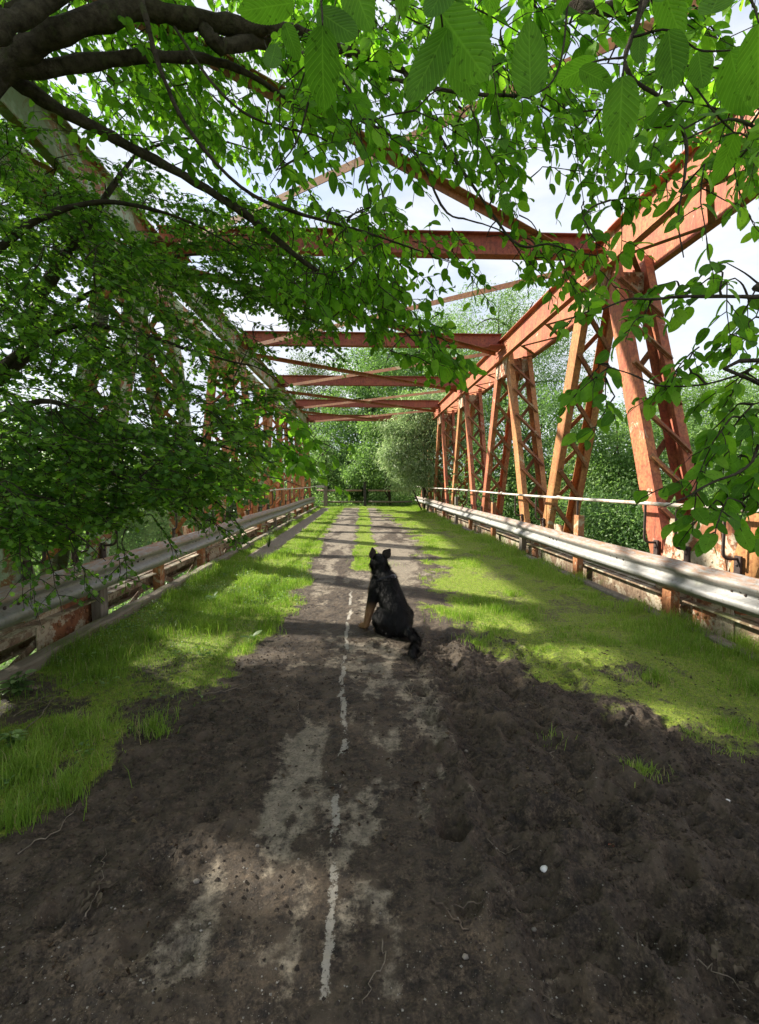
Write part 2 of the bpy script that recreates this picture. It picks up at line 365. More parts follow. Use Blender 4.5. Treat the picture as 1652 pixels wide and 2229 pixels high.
c = g.mix(g.ramp(al, [(.42, 0), (.75, .75)]), c, (.36, .335, .285))
ag = g.math('ADD', g.attr('grass'), g.math('MULTIPLY', g.math('SUBTRACT', f1, .5), 1.0))
c = g.mix(g.ramp(ag, [(.35, 0), (.75, 1)]), c, moss)
hb = g.math('ADD', f1, g.math('MULTIPLY', f2, .5))
g.out(g.principled(c, g.ramp(f1, [(.3, .48), (.6, .88)]), g.bump(hb, .7, .012), .3))
deck = build('road', np.stack([X, Y, Z], 1), [Fq], m, None, dict(grass=gm, conc=conc, line=line), True)
tag(deck, kind='structure')
# slab under the road
mb = MB(); mb.box((DX0+.01, -3, -.52), (DX1-.01, 27.2, -.22)); tag(mb.build('bridge_deck', CONC), kind='structure')

# ------------------------------------------------------------------ terrain
gx = np.concatenate([np.linspace(-900, -60, 24)[:-1], np.linspace(-60, 60, 121), np.linspace(60, 900, 24)[1:]])
gy = np.concatenate([np.linspace(-300, -40, 10)[:-1], np.linspace(-40, 80, 121), np.linspace(80, 1200, 30)[1:]])
TX, TY = np.meshgrid(gx, gy); TX = TX.ravel(); TY = TY.ravel()
def terr(x, y):
    ch = sst(-2.2, 1.5, y)*(1-sst(24.8, 28.3, y))
    zz = -.16-3.4*ch+(fbm(x*.3, y*.3, 200, 3)-.5)*.5*sst(3.5, 6, np.abs(x))
    zz = zz+sst(60, 400, np.hypot(x, y))*14*fbm(x*.006, y*.006, 210, 3)
    return zz
i = np.arange(len(gx)*len(gy)).reshape(len(gy), len(gx))
m, nt = newmat('meadow ground'); g = NT(nt); v = g.obj()
c = g.mix(g.ramp(g.noise(.8, 7, .65, v), [(.35, 0), (.65, 1)]), (.055, .10, .025), (.13, .19, .05))
c = g.mix(g.ramp(g.noise(7, 5, .65, v), [(.35, .7), (.5, 0)]), c, (.04, .05, .02))
g.out(g.principled(c, .95, g.bump(g.noise(9, 5, .7, v), .8, .1), .2))
terra = build('ground', np.stack([TX, TY, terr(TX, TY)], 1), [np.stack([i[:-1, :-1], i[:-1, 1:], i[1:, 1:], i[1:, :-1]], -1).reshape(-1, 4)], m, None, None, True)
tag(terra, kind='structure')

# ------------------------------------------------------------------ truss bridge
PN = 4.43; Y0 = 2.32; NODES = [Y0+PN*k for k in range(6)]; BOT = [Y0-PN/2+PN*k for k in range(7)]
YA, YB = BOT[0]-.5, BOT[-1]+.5
ZT0, ZT1 = 4.24, 4.70; ZB0, ZB1 = -.22, .24
SIDES = (dict(s=1, xi=3.30, xo=3.86), dict(s=-1, xi=-2.77, xo=-3.33))
bridge = thing('truss_bridge', (0.27, 12, 0), 'rusty red steel truss bridge with lattice diagonals over the grassy deck', 'bridge')
def chan(mb, p0, p1, s, web, fl, t, inward):
    """channel: web plane normal is x*s; web centred on p0-p1; flanges point by inward*s"""
    p0, p1 = np.asarray(p0, float), np.asarray(p1, float); d = nrm(p1-p0); wdir = nrm(np.cross(A(1, 0, 0), d))
    mb.bar(p0, p1, web, t, wdir)
    for q in (-1, 1):
        off = wdir*q*(web/2-t/2)+A(s*inward*(fl/2+t/2), 0, 0)
        mb.bar(p0+off, p1+off, t, fl, wdir)
for S in SIDES:
    s, xi, xo = S['s'], S['xi'], S['xo']; dx = xo-xi
    left = s < 0
    # top chord
    mb = MB(); zc = (ZT0+ZT1)/2
    chan(mb, (xi+s*.006, YA+2.0, zc), (xi+s*.006, YB-2.0, zc), s, ZT1-ZT0, .09, .014, -1)
    chan(mb, (xo-s*.006, YA+2.0, zc), (xo-s*.006, YB-2.0, zc), s, ZT1-ZT0, .09, .014, 1)
    for yn in NODES:     # splice rivets on the web
        for r in range(4):
            for q in range(9): mb.rivet((xi-.002*s, yn-.40+q*.10, ZT0+.09+r*.09), (-s, 0, 0), .021, .017)
    top = mb.build('top_chord', RUSTG if left else RUST, bridge)
    mb = MB(); y = YA+2.3; k = 0
    while y < YB-2.6:
        a, b = (xi+s*.02, xo-s*.02) if k % 2 == 0 else (xo-s*.02, xi+s*.02)
        mb.bar((a, y, ZT0-.010-.010*(k % 2)), (b, y+.66, ZT0-.010-.010*(k % 2)), .065, .010, (0, 1, 0)); y += .66; k += 1
    mb.build('lacing', RUSTD, top)
    # bottom chord
    mb = MB()
    for x, inw in ((xi+s*.006, 1), (xo-s*.006, -1)):
        if not left: chan(mb, (x, YA, .01), (x, YB, .01), s, ZB1-ZB0, .09, .014, inw)
        else:
            chan(mb, (x, YA, .175), (x, YB, .175), s, .13, .09, .014, inw); chan(mb, (x, YA, -.16), (x, YB, -.16), s, .12, .09, .014, inw)
            for kk, y_ in enumerate(np.arange(YA+.2, YB-1, .95)): mb.bar((x+s*.016*inw, y_, .15 if kk % 2 else -.14), (x+s*.016*inw, y_+.8, -.14 if kk % 2 else .15), .07, .012, (1, 0, 0) if False else (0, 0, 1))
    mb.bar((xi-s*.055, YA, ZB1-.02), (xi-s*.055, YB, ZB1-.02), .016, .09, (0, 0, 1))
    for yy in np.arange(YA+.3, YB, .55): mb.rivet((xi-.001*s, yy, .05), (-s, 0, 0), .014, .011)
    bc = mb.build('bottom_chord', RUSTB, bridge)
    # diagonals
    for k, yn in enumerate(NODES):
        for q, (yt, yb) in enumerate(((yn-.33, BOT[k]+.42), (yn+.33, BOT[k+1]-.42))):
            mb = MB(); p0, p1 = A(0, yt, ZT0+.12), A(0, yb, ZB1-.10)
            for x, inw in ((xi+s*.022, 1), (xo-s*.022, -1)):
                chan(mb, p0+A(x, 0, 0), p1+A(x, 0, 0), s, .27, .095, .012, inw)
            if left: mat = RUSTG if k < 2 else RUSTL
            else: mat = (RUST, RUSTO, RUST, RUSTL, RUSTO, RUST)[(2*k+q) % 6] if k != 1 else (RUST, RUSTO)[q]
            dg = mb.build('lattice_diagonal', mat, bridge)
            mb = MB(); d = nrm(p1-p0); wdir = nrm(np.cross(A(1, 0, 0), d)); L = np.linalg.norm(p1-p0)
            for face, ph in ((-1, 0), (1, 1)):
                t = .40+.25*ph
                nf = (wdir*face)[1] < 0
                while t < L-.80:
                    a, b = (xi+s*.075, xo-s*.075) if nf else (xo-s*.075, xi+s*.075)
                    off = wdir*face*(.135+.008)
                    qa, qb = p0+d*t+off+A(a, 0, 0), p0+d*(t+.50)+off+A(b, 0, 0); dd = nrm(qb-qa)*.05
                    mb.bar(qa-dd, qb+dd, .075, .0085, d)
                    mb.bar(qa-dd+wdir*face*.024+d*.033, qb+dd+wdir*face*.024+d*.033, .0085, .040, d)
                    for e in (qa, qb): mb.rivet(e+wdir*face*.005, wdir*face, .018, .014)
                    t += .62
            mb.build('lacing', RUSTD if not left else RUSTL, dg)
    # gusset plates
    for yn in NODES:
        mb = MB()
        for x, n in ((xi-s*.012, -s), (xo+s*.012, s)):
            poly = [(x, yn-.50, ZT0+.05), (x, yn+.50, ZT0+.05), (x, yn+.44, ZT0-.10), (x, yn+.36, ZT0-.36), (x, yn-.36, ZT0-.36), (x, yn-.44, ZT0-.10)]
            poly = [(px+s*.022*(n == -s)-s*.022*(n == s), py, pz) for px, py, pz in poly]
            mb.prism(poly, (-n*-.010, 0, 0))
            if n == -s:
                for r in range(4):
                    for q in range(7):
                        yy = yn+(q-3)*.105
                        if abs(yy-yn) > .09: mb.rivet((poly[0][0]-.0*s, yy, ZT0-.05-r*.085), (n, 0, 0), .023, .018)
        mb.box((min(xi+s*.07, xo-s*.07), yn-.40, ZT0-.30), (max(xi+s*.07, xo-s*.07), yn-.388, ZT0-.03))
        for q in range(5):
            for r in range(3): mb.rivet((xi+s*(.10+q*.085), yn-.40, ZT0-.27+r*.10), (0, -1, 0), .022, .017)
        mb.build('gusset_plate', GUSS, bridge)
    for yn in BOT:
        zt = 1.02 if (not left and yn < 6) else .58; wb, wt = (.56, .34) if zt > .9 else (.50, .30)
        for x, n in ((xi-s*.014, -s), (xo+s*.002, s)):
            mb = MB()
            poly = [(x, yn-wb, -.20), (x, yn+wb, -.20), (x, yn+wb, .20), (x, yn+wt, zt), (x, yn-wt, zt), (x, yn-wb, .20)]
            mb.prism(poly, (s*.012, 0, 0))
            if n == -s:
                for r in range(3):
                    for q in range(9): mb.rivet((x-.0, yn-.44+q*.11, -.12+r*.12), (n, 0, 0), .022, .018)
                for sg in (-1, 1):
                    for r in range(6 if zt > .9 else 3):
                        for q in range(2): mb.rivet((x, yn+sg*(.44-.045*r-.09*q-.03), .30+r*.12), (n, 0, 0), .016, .012)
            mb.build('gusset_plate', GUSS, bridge)
# cross beams, sway braces
for k, yn in enumerate(NODES):
    mb = MB(); z0, z1 = 4.56, 4.865
    xa, xb = -2.755, 3.285
    mb.box((xa, yn-.006, z0+.014), (xb, yn+.006, z1-.014))
    mb.box((xa, yn-.08, z1-.014), (xb, yn+.08, z1)); mb.box((xa, yn-.08, z0), (xb, yn+.08, z0+.014))
    for xx in np.arange(-2.2, 3.0, .72): mb.rivet((xx, yn-.006, (z0+z1)/2), (0, -1, 0), .013, .01)
    for e, sg in ((xa, 1), (xb, -1)):
        mb.box((min(e, e+sg*.34), yn-.30, z0-.020), (max(e, e+sg*.34), yn+.30, z0-.008))
    mb.build('cross_beam', BEAM, bridge)
for k in range(5):
    for q in (0, 1):
        y0, y1 = NODES[k]+.14, NODES[k+1]-.14; a, b = (3.12, -2.60) if q == 0 else (-2.60, 3.12)
        mb = MB(); zz = 4.46-.10*q+.02
        mb.bar((a, y0, zz), (b, y1, zz), .085, .010, (0, 0, 1)); 
        d = nrm(A(b-a, y1-y0, 0)); wv = np.cross(d, A(0, 0, 1))
        mb.bar(A(a, y0, zz+.038)+wv*.045, A(b, y1, zz+.038)+wv*.045, .010, .080, (0, 0, 1))
        mb.build('sway_brace', RUSTD, bridge)
# outrigger struts between the deck edge and the bottom chords
for S in SIDES:
    s = S['s']; e = DX1 if s > 0 else DX0
    for yy in np.arange(.9, 26, PN/4):
        mb = MB(); mb.bar((e-s*.1, yy, -.16), (S['xi']+s*.02, yy+.35, -.10), .07, .05, (0, 0, 1)); mb.build('strut', RUSTB, bridge)

# ------------------------------------------------------------------ guardrails
PROF = [(0, -.155), (.012, -.15), (.045, -.115), (.080, -.095), (.083, -.06), (.060, -.042), (.018, -.014), (.012, 0), (.018, .014), (.060, .042), (.083, .06), (.080, .095), (.045, .115), (.012, .15), (0, .155)]
def guardrail(s, xf, label, posts, zc, y0, y1):
    o = thing('guardrail', (xf, 12, 0), label, 'guardrail', 'guardrails along the bridge deck')
    ysr = np.concatenate([np.linspace(y0, y1-.25, 160)]); n = len(PROF)
    V = []; crown = []
    for side, off in ((0, 0), (1, .004)):
        for yy in ysr:
            jx = .012*math.sin(yy*.9)+.006*math.sin(yy*2.7); jz = .010*math.sin(yy*.6+1)
            for px, pz in PROF:
                V.append((xf-s*(px-.083)+s*off+jx*.6, yy, zc+pz+jz)); crown.append(max(0, min(1, (pz-.03)/.09))*.9 + .10)
    V = np.array(V); ii = np.arange(len(ysr)*n).reshape(len(ysr), n)
    f = np.stack([ii[:-1, :-1], ii[1:, :-1], ii[1:, 1:], ii[:-1, 1:]], -1).reshape(-1, 4)
    N = len(ysr)*n; b = [[a[0], a[1]] for a in ()]
    edge = []
    for row in (0, n-1):
        for k in range(len(ysr)-1): edge.append((ii[k, row], ii[k+1, row], ii[k+1, row]+N, ii[k, row]+N))
    for k in (0, len(ysr)-1):
        for r in range(n-1): edge.append((ii[k, r], ii[k, r+1], ii[k, r+1]+N, ii[k, r]+N))
    build('beam', V, [f if s > 0 else f[:, ::-1], (f+N)[:, ::-1] if s > 0 else f+N, edge], GALV, o, dict(crown=crown), True)
    for yy, ztop in posts:
        mb = MB(); xa = xf+s*.11
        mb.box((min(xa, xa+s*.012), yy-.07, -.28), (max(xa, xa+s*.012), yy+.07, ztop))
        for q in (-1, 1): mb.box((min(xa+s*.012, xa+s*.09), yy+q*.064-.006, -.28), (max(xa+s*.012, xa+s*.09), yy+q*.064+.006, ztop))
        mb.build('post', RUSTP if int(yy*7) % 3 else WOODG, o)
    for yy in np.arange(y0+.6, y1-1, 1.9):
        for q, dz in ((-.14, 0), (-.14, .05), (.0, 0), (.14, .03), (.05, .09)):
            mb = MB(); mb.rivet((xf-s*(.014-.083)-s*.002*(0), yy+q, zc+(.0 if dz == 0 else dz*.2)), (-s, 0, 0), .013, .016); mb.build('bolt', IRON, o)
            if yy > 9: break
    for yy in np.arange(y0+4, y1-1, 4.0):     # lapped joints
        mb = MB(); P = [(xf-s*(px-.083+.005)+.012*math.sin(yy*.9)*.6+.006*math.sin(yy*2.7)*.6, yy, zc+pz+.010*math.sin(yy*.6+1)) for px, pz in PROF]
        P = np.array(P); V = np.concatenate([P-A(0, .16, 0), P+A(0, .16, 0)]); k = np.arange(n-1)
        mb.add(V, [np.stack([k, k+n, k+n+1, k+1], 1)])
        build('lap_joint', V, [np.stack([k, k+n, k+n+1, k+1], 1)], GALV, o, dict(crown=np.concatenate([np.clip((np.array([p[1] for p in PROF])-.03)/.09, 0, 1)]*2)), True)
    return o
pr = [(NODES[k]-.05, .93) for k in range(6)]+[(NODES[k]+PN/2+.1, .60) for k in range(5)]
guardrail(1, 3.00, 'galvanised guardrail with rust brown upper lip along right side of the bridge deck', pr, .50, -.8, 26.8)
pl = [(y, .62) for y in (1.6, 3.3, 4.85, 6.25, 7.9, 10.3, 12.4, 14.6, 16.8, 19, 21.2, 23.4, 25.6)]
guardrail(-1, -2.52, 'dull grey galvanised guardrail partly covered by hawthorn sprays on left side of the deck', pl, .49, -.8, 26.2)
# ------------------------------------------------------------------ handrails
def handrail(s, x, label, brk):
    o = thing('handrail', (x, 12, 0), label, 'handrail', 'pipe handrails along the trusses')
    yy = np.linspace(-.6, 26.8, 60); P = np.stack([x+.01*np.sin(yy*.8), yy, 1.165+.012*np.sin(yy*.5)], 1)
    mb = MB(); mb.tube(P, .021, 8); mb.build('pipe', PIPE, o, None, True)
    for yk in np.arange(1.2, 26, 3.1):
        mb = MB(); mb.tube([(x, yk-.06, 1.165), (x, yk+.06, 1.165)], .029, 8); mb.build('collar', PIPE, o)
    for yb, xo in brk:
        mb = MB(); pts = spline([(x, yb, 1.15), (x, yb, .95), (x, yb, .80), (x+s*.015, yb, .755), (x+s*.06, yb, .735), (xo, yb, .735)], 14)
        mb.tube(pts, .014, 6); mb.box((min(xo, xo-s*.02), yb-.035, .52), (max(xo, xo-s*.02), yb+.035, .76))
        for zz in (.58, .68): mb.rivet((xo-s*.02, yb, zz), (-s, 0, 0), .013, .014)
        mb.build('bracket', IRON, o)
for S in SIDES:
    s = S['s']; brk = []
    for k in range(6):
        for yt, yb in ((NODES[k]-.33, BOT[k]+.42), (NODES[k]+.33, BOT[k+1]-.42)):
            f = (ZT0-.66)/(ZT0-ZB1); brk.append((yt+(yb-yt)*f, S['xi']-s*.0))
        brk.append((NODES[k], S['xi']-s*.10))
    brk += [(b+.05, S['xi']-s*.016) for b in BOT[1:2]]
    handrail(s, S['xi']-s*.15, 'pale pipe handrail on cranked iron brackets along the right truss' if s > 0 else 'pale pipe handrail half hidden by leaves along the left truss', brk)

# ------------------------------------------------------------------ kerbs, gate
mb = MB()
yy = np.linspace(-2, 27, 120)
def kerb(name, x, mat, label, w=.13, h=.10, y0=-2, y1=26.6, z0=-.05):
    n = 160; V = []
    for yv in np.linspace(y0, y1, n):
        j = .02*(fbm(A(yv*2.0), A(x), 300, 3)[0]-.5); k = .03*(fbm(A(yv*3.0), A(x+3), 310, 3)[0]-.5)
        for a, b in ((0, z0), (w, z0), (w, h-.015), (w-.015, h), (.015, h), (0, h-.015)): V.append((x+a+j, yv, b+(k if b > 0 else 0)))
    i = np.arange(n*6).reshape(n, 6); f = [np.stack([i[:-1], i[1:], np.roll(i, -1, 1)[1:], np.roll(i, -1, 1)[:-1]], -1).reshape(-1, 4), [list(range(6)), [(n-1)*6+q for q in range(6)][::-1]]]
    return tag(build(name, V, f, mat), label, 'kerb')
kerb('kerb_beam', DX0-.11, WOODM, 'mossy old timber kerb beam along the left deck edge under the guardrail')
kerb('kerb_beam', DX1-.03, WOODG, 'low rotten kerb beam mostly hidden by grass along right deck edge', .11, .05)
gy = 28.0
gate = thing('barrier_gate', (0.2, gy, 0), 'low two rail barrier with dark centre post closing the far end', 'gate')
def gx_(px): return at(px, 1090, gy)[0]
mb = MB(); mb.box((gx_(794)-.085, gy-.08, -.3), (gx_(794)+.085, gy+.08, 1.66)); mb.build('post', mat_simple('dark tarred post', (.03, .028, .026), (.07, .065, .06), 9), gate)
mb = MB(); mb.box((gx_(709)-.11, gy-.1, -.3), (gx_(709)+.11, gy+.1, 1.22)); mb.build('post', WOODG, gate)
for z, a, b in ((.92, 690, 788), (.92, 801, 905), (.25, 700, 788), (.25, 801, 898)):
    mb = MB(); mb.tube([(gx_(a), gy, z+.02), ((gx_(a)+gx_(b))/2, gy, z), (gx_(b), gy, z+.015)], .055, 8); mb.build('rail', mat_simple('brown rusty pipe', (.18, .11, .08), (.32, .24, .18), 9) if z > .5 else WOODM, gate, None, True)
mb = MB(); mb.box((gx_(690), gy-.35, 1.10), (gx_(707), gy-.2, 1.24)); mb.build('end_block', CONC, gate)
# ------------------------------------------------------------------ leaves
def leaf_broad(rows, fold=.22, droop=.25, serr=0):
    """template along +x (0..1), width on y, normal z"""
    V = [(0, 0, 0)]; UV = [(0, 0)]; F = []; prev = None
    wf = lambda t: .345*(math.sin(math.pi*min(1, t**.86)))**.52
    for k, t in enumerate(rows):
        wv = wf(t)*(1+serr*(1 if k % 2 else -1)); z = -droop*t*t
        b = len(V); V += [(t, 0, z), (t+serr*.3*(k % 2), wv, z+fold*wv), (t+serr*.3*(k % 2), -wv, z+fold*wv)]; UV += [(t, 0), (t, .5), (t, -.5)]
        if prev is None: F += [(0, b, b+1), (0, b+2, b)]
        else: F += [(prev, b, b+1), (prev, b+1, prev+1), (prev, b+2, b), (prev, prev+2, b+2)]
        prev = b
    V.append((1.035, 0, -droop*1.1)); UV.append((1, 0)); e = len(V)-1
    F += [(prev, e, prev+1), (prev, prev+2, e)]
    return np.array(V, float), np.array(F), np.array(UV, float)
T_BROAD = leaf_broad([.07, .22, .45, .68, .86, .96])
T_HERO = leaf_broad(list(np.linspace(.02, .985, 41)), .13, .15, .022)
T_HERO[0][:, 1] *= .78; T_BROAD[0][:, 1] *= .92
def leaf_lobed():
    o = [(0, 0), (.30, .07), (.36, .30), (.50, .17), (.62, .42), (.74, .20), (.93, .27), (1.0, 0)]
    pts = o+[(x, -y) for x, y in o[-2:0:-1]]
    V = [(.5, 0, 0)]+[(x, y, .25*abs(y)-.15*x*x) for x, y in pts]; k = len(pts)
    return np.array(V, float), np.array([(0, 1+i, 1+(i+1) % k) for i in range(k)]), np.zeros((k+1, 2))
T_LOBED = leaf_lobed()
T_DIA = (np.array([(0, 0, 0), (.45, .27, .06), (1, 0, -.1), (.45, -.27, .06)], float), np.array([(0, 2, 1), (0, 3, 2)]), np.zeros((4, 2)))
T_NARROW = (np.array([(0, 0, 0), (.45, .12, .03), (1, 0, -.15), (.45, -.12, .03)], float), np.array([(0, 2, 1), (0, 3, 2)]), np.zeros((4, 2)))
def leafmesh(name, pos, ax, nm, size, tpl, mat, parent=None, uv=False, rnd=None):
    pos, ax, nm = np.asarray(pos, float), nrm(ax), np.asarray(nm, float); n = len(pos)
    size = np.broadcast_to(size, (n,))
    if n > 400 and name == 'crown':
        kk = sunlit(pos+ax*size[:, None]*.5, size); pos, ax, nm, size = pos[kk], ax[kk], nm[kk], size[kk]; n = len(pos)
        if rnd is not None: rnd = rnd[kk]
    y = nrm(np.cross(nm, ax)); z = np.cross(ax, y); T, Fc, UV = tpl; k = len(T)
    wsc = rng.uniform(.82, 1.15, n)
    V = pos[:, None]+size[:, None, None]*(T[None, :, 0, None]*ax[:, None]+(T[None, :, 1]*wsc[:, None])[..., None]*y[:, None]+T[None, :, 2, None]*z[:, None])
    f = (Fc[None]+np.arange(n)[:, None, None]*k).reshape(-1, 3)
    rn = rng.random(n) if rnd is None else rnd
    at_ = dict(rnd=np.repeat(rn, k))
    if uv: at_['lu'] = np.tile(UV[:, 0], n); at_['lv'] = np.tile(UV[:, 1], n)
    return build(name, V.reshape(-1, 3), [f], mat, parent, at_, uv)
def rv(n): return rng.normal(size=(n, 3))
class Plant:
    def __init__(s): s.pos = []; s.ax = []; s.nm = []; s.sz = []; s.wood = MB(); s.skel = []
    def limb(s, P, R, k=7, n=None):
        n = n or max(6, len(P)*4); Q = spline(P, n); r = np.interp(np.linspace(0, 1, n), np.linspace(0, 1, len(R)), R)
        Q = Q+(rng.random((n, 3))-.5)*r[:, None]*.30
        r = r*(1+.10*np.sin(np.arange(n)*1.7)+rng.normal(size=n)*.04)
        s.wood.tube(Q, r, k); s.skel.append(Q); return Q
    def twig(s, p, d, L, nl, size, sag=.35, droop=.45, r=.0022, face=None, spread=1.0):
        p = np.asarray(p, float); d = nrm(d); m = 6; t = np.linspace(0, 1, m)
        wob = np.cumsum(rng.normal(size=(m, 3))*.045*L, 0)*t[:, None]
        P = p+d*L*t[:, None]+A(0, 0, -1)*(sag*L*t**2)[:, None]+wob
        s.wood.tube(P, r*(1-.7*t)+.0004, 4, False)
        tl = (np.arange(nl)+.7)/(nl); tl = np.clip(tl+rng.normal(size=nl)*.02, 0.05, 1)
        q = np.stack([np.interp(tl, t, P[:, i]) for i in range(3)], 1)
        td = nrm(np.gradient(P, axis=0)); tt = nrm(np.stack([np.interp(tl, t, td[:, i]) for i in range(3)], 1))
        lat = nrm(np.cross(tt, A(0, 0, 1))); sg = np.where(np.arange(nl) % 2, 1, -1)[:, None]
        ax = nrm(tt*.62+lat*sg*.75*spread+A(0, 0, -droop)+rv(nl)*.22)
        nm = A(0, 0, 1)*.8+rv(nl)*.38
        if face is not None: nm = nm+face
        nm = nm+(0 if face is None else face*.5); s.pos.append(q); s.ax.append(ax); s.nm.append(nm); s.sz.append(size*rng.uniform(.62, 1.18, nl)*(1-.25*(tl > .9)))
        return P
    def spray(s, p, d, L, size, nsub=4, nl=7, sag=.3, droop=.45, r=.003, face=None):
        P = s.twig(p, d, L, nl, size, sag, droop, r, face)
        for k in range(nsub):
            f = .15+.7*(k+rng.random()*.6)/max(1, nsub); i = f*5; a = int(i); b = P[a]*(1-i+a)+P[min(5, a+1)]*(i-a)
            lat = nrm(np.cross(nrm(P[-1]-P[0]), A(0, 0, 1)))*(1 if k % 2 else -1)
            s.twig(b, nrm(d)*.6+lat*.8+rv(1)[0]*.25, L*rng.uniform(.35, .6)*(1.1-f*.5), max(3, int(nl*.6)), size, sag, droop, r*.7, face)
        return P
    def connect(s, p, maxd=1.2, r=.004):
        S = np.concatenate(s.skel); dd = ((S-p)**2).sum(1)*(1+.6*(S[:, 2] < p[2]-.1)); j = dd.argmin()
        if dd[j] > maxd**2: return
        q = S[j]; mid = (p+q)/2+rv(1)[0]*.08*np.linalg.norm(p-q)+A(0, 0, .10*np.linalg.norm(p-q))
        Q = spline([q, mid, p], 7); s.wood.tube(Q, np.linspace(r*1.5, r*.7, 7), 4, False); s.skel.append(Q)
    def finish(s, loc, nm_thing, label, cat, tpl, leafmat, barkmat, group=None, uv=False, lname='crown', wname='trunk'):
        o = thing(nm_thing, loc, label, cat, group)
        s.wood.build(wname, barkmat, o, None, True)
        leafmesh(lname, np.concatenate(s.pos), np.concatenate(s.ax), np.concatenate(s.nm), np.concatenate(s.sz), tpl, leafmat, o, uv)
        return o
GAPS = [(105, 255, 30, 34), (145, 315, 30, 34), (188, 375, 32, 34), (1480, 480, 70, 45), (1580, 430, 70, 45), (1400, 520, 50, 40), (190, 640, 50, 28), (140, 590, 34, 24), (395, 800, 30, 44), (415, 900, 22, 34), (30,590,26,26), (330, 830, 26, 40), (360, 640, 30, 24), (450, 760, 34, 36), (480, 860, 26, 36), (1330,640,40,40),(820, 335, 75, 60), (790, 395, 110, 45), (1180, 440, 75, 62), (585, 715, 70, 45), (960, 605, 110, 42), (1060, 470, 60, 30), (1390, 560, 60, 70), (1530, 700, 70, 30), (1600, 100, 30, 50), (640, 790, 60, 45), (1255, 395, 55, 45),(700,330,50,40)]
def ingap(px, py, k=1.0): return any(((px-a)/(c*k))**2+((py-b)/(d*k))**2 < 1 for a, b, c, d in GAPS)
def pl(*pts): return [at(*p) for p in pts]
VIEW = -ray(826, 600)

# ---- tree A: big limbs upper left, broad leaves hanging over the deck
ta = Plant()
ta.limb([A(-3.35, .6, -.6), A(-3.2, .8, .8), A(-2.9, 1.1, 2.0), at(-330, 420, 2.0), at(0, 150, 2.2)], [.16, .12, .09, .07, .058], 9, 26)
L = {}
ta.limb(pl((-20, 165, 2.2), (60, 110, 2.2), (150, 62, 2.2), (300, 22, 2.35), (400, 38, 2.45), (520, 58, 2.6), (640, 68, 2.75), (740, 105, 2.9), (888, 158, 3.1), (1010, 240, 3.3)), [.056, .054, .052, .050, .045, .045, .034, .026, .018, .008], 8, 44)
ta.limb(pl((0, 150, 2.2), (80, 150, 2.25), (240, 130, 2.4), (390, 122, 2.5), (520, 150, 2.7), (640, 225, 3.0)), [.045, .04, .034, .028, .02, .008], 7, 26)
ta.limb(pl((-60, 120, 1.9), (0, 62, 1.95), (80, 18, 2.05), (220, -60, 2.2), (420, -160, 2.5)), [.046, .042, .038, .032, .025], 7)
ta.limb(pl((-60, 60, 2.5), (30, 20, 2.5), (110, -30, 2.6)), [.036, .034, .03], 7)
ta.limb(pl((440, 55, 2.5), (480, 100, 2.5), (560, 90, 2.7), (640, 120, 2.9), (720, 190, 3.1), (800, 250, 3.3)), [.03, .04, .034, .026, .018, .008], 7, 26)
ta.limb(pl((20, 160, 2.3), (101, 222, 2.4), (200, 275, 2.5), (303, 330, 2.6), (438, 404, 2.7), (559, 485, 2.8), (673, 579, 2.9), (808, 653, 3.0), (930, 770, 3.1)), [.045, .034, .030, .027, .024, .02, .015, .009, .004], 7, 40)
ta.limb(pl((300, -30, 1.9), (316, 33, 1.9), (350, 155, 1.95), (417, 290, 2.0), (538, 417, 2.1), (673, 471, 2.2), (780, 500, 2.3), (875, 532, 2.35), (1000, 575, 2.4)), [.014, .012, .010, .009, .008, .0075, .006, .004, .002], 6, 40)
ta.limb(pl((380, 60, 2.4), (470, 190, 2.3), (560, 260, 2.3), (700, 300, 2.4), (760, 360, 2.5)), [.008, .007, .006, .004, .002], 5)
ta.limb(pl((640, 110, 2.75), (760, 150, 2.4), (941, 190, 2.0), (1041, 205, 1.9), (1146, 210, 1.8), (1186, 235, 1.8), (1270, 285, 1.8)), [.012, .009, .008, .007, .006, .004, .002], 5, 30)
ta.limb(pl((700, 150, 2.8), (780, 250, 2.4), (900, 330, 2.2), (965, 454, 2.1), (1015, 477, 2.1), (1057, 489, 2.1), (1103, 512, 2.1), (1150, 580, 2.1)), [.010, .008, .006, .005, .004, .003, .003, .002], 5, 30)
ta.limb(pl((880, 160, 3.1), (960, 300, 2.4), (1040, 420, 2.1), (1123, 529, 1.95), (1194, 531, 1.9), (1256, 549, 1.9), (1330, 560, 1.85)), [.012, .008, .006, .005, .004, .003, .002], 5, 30)
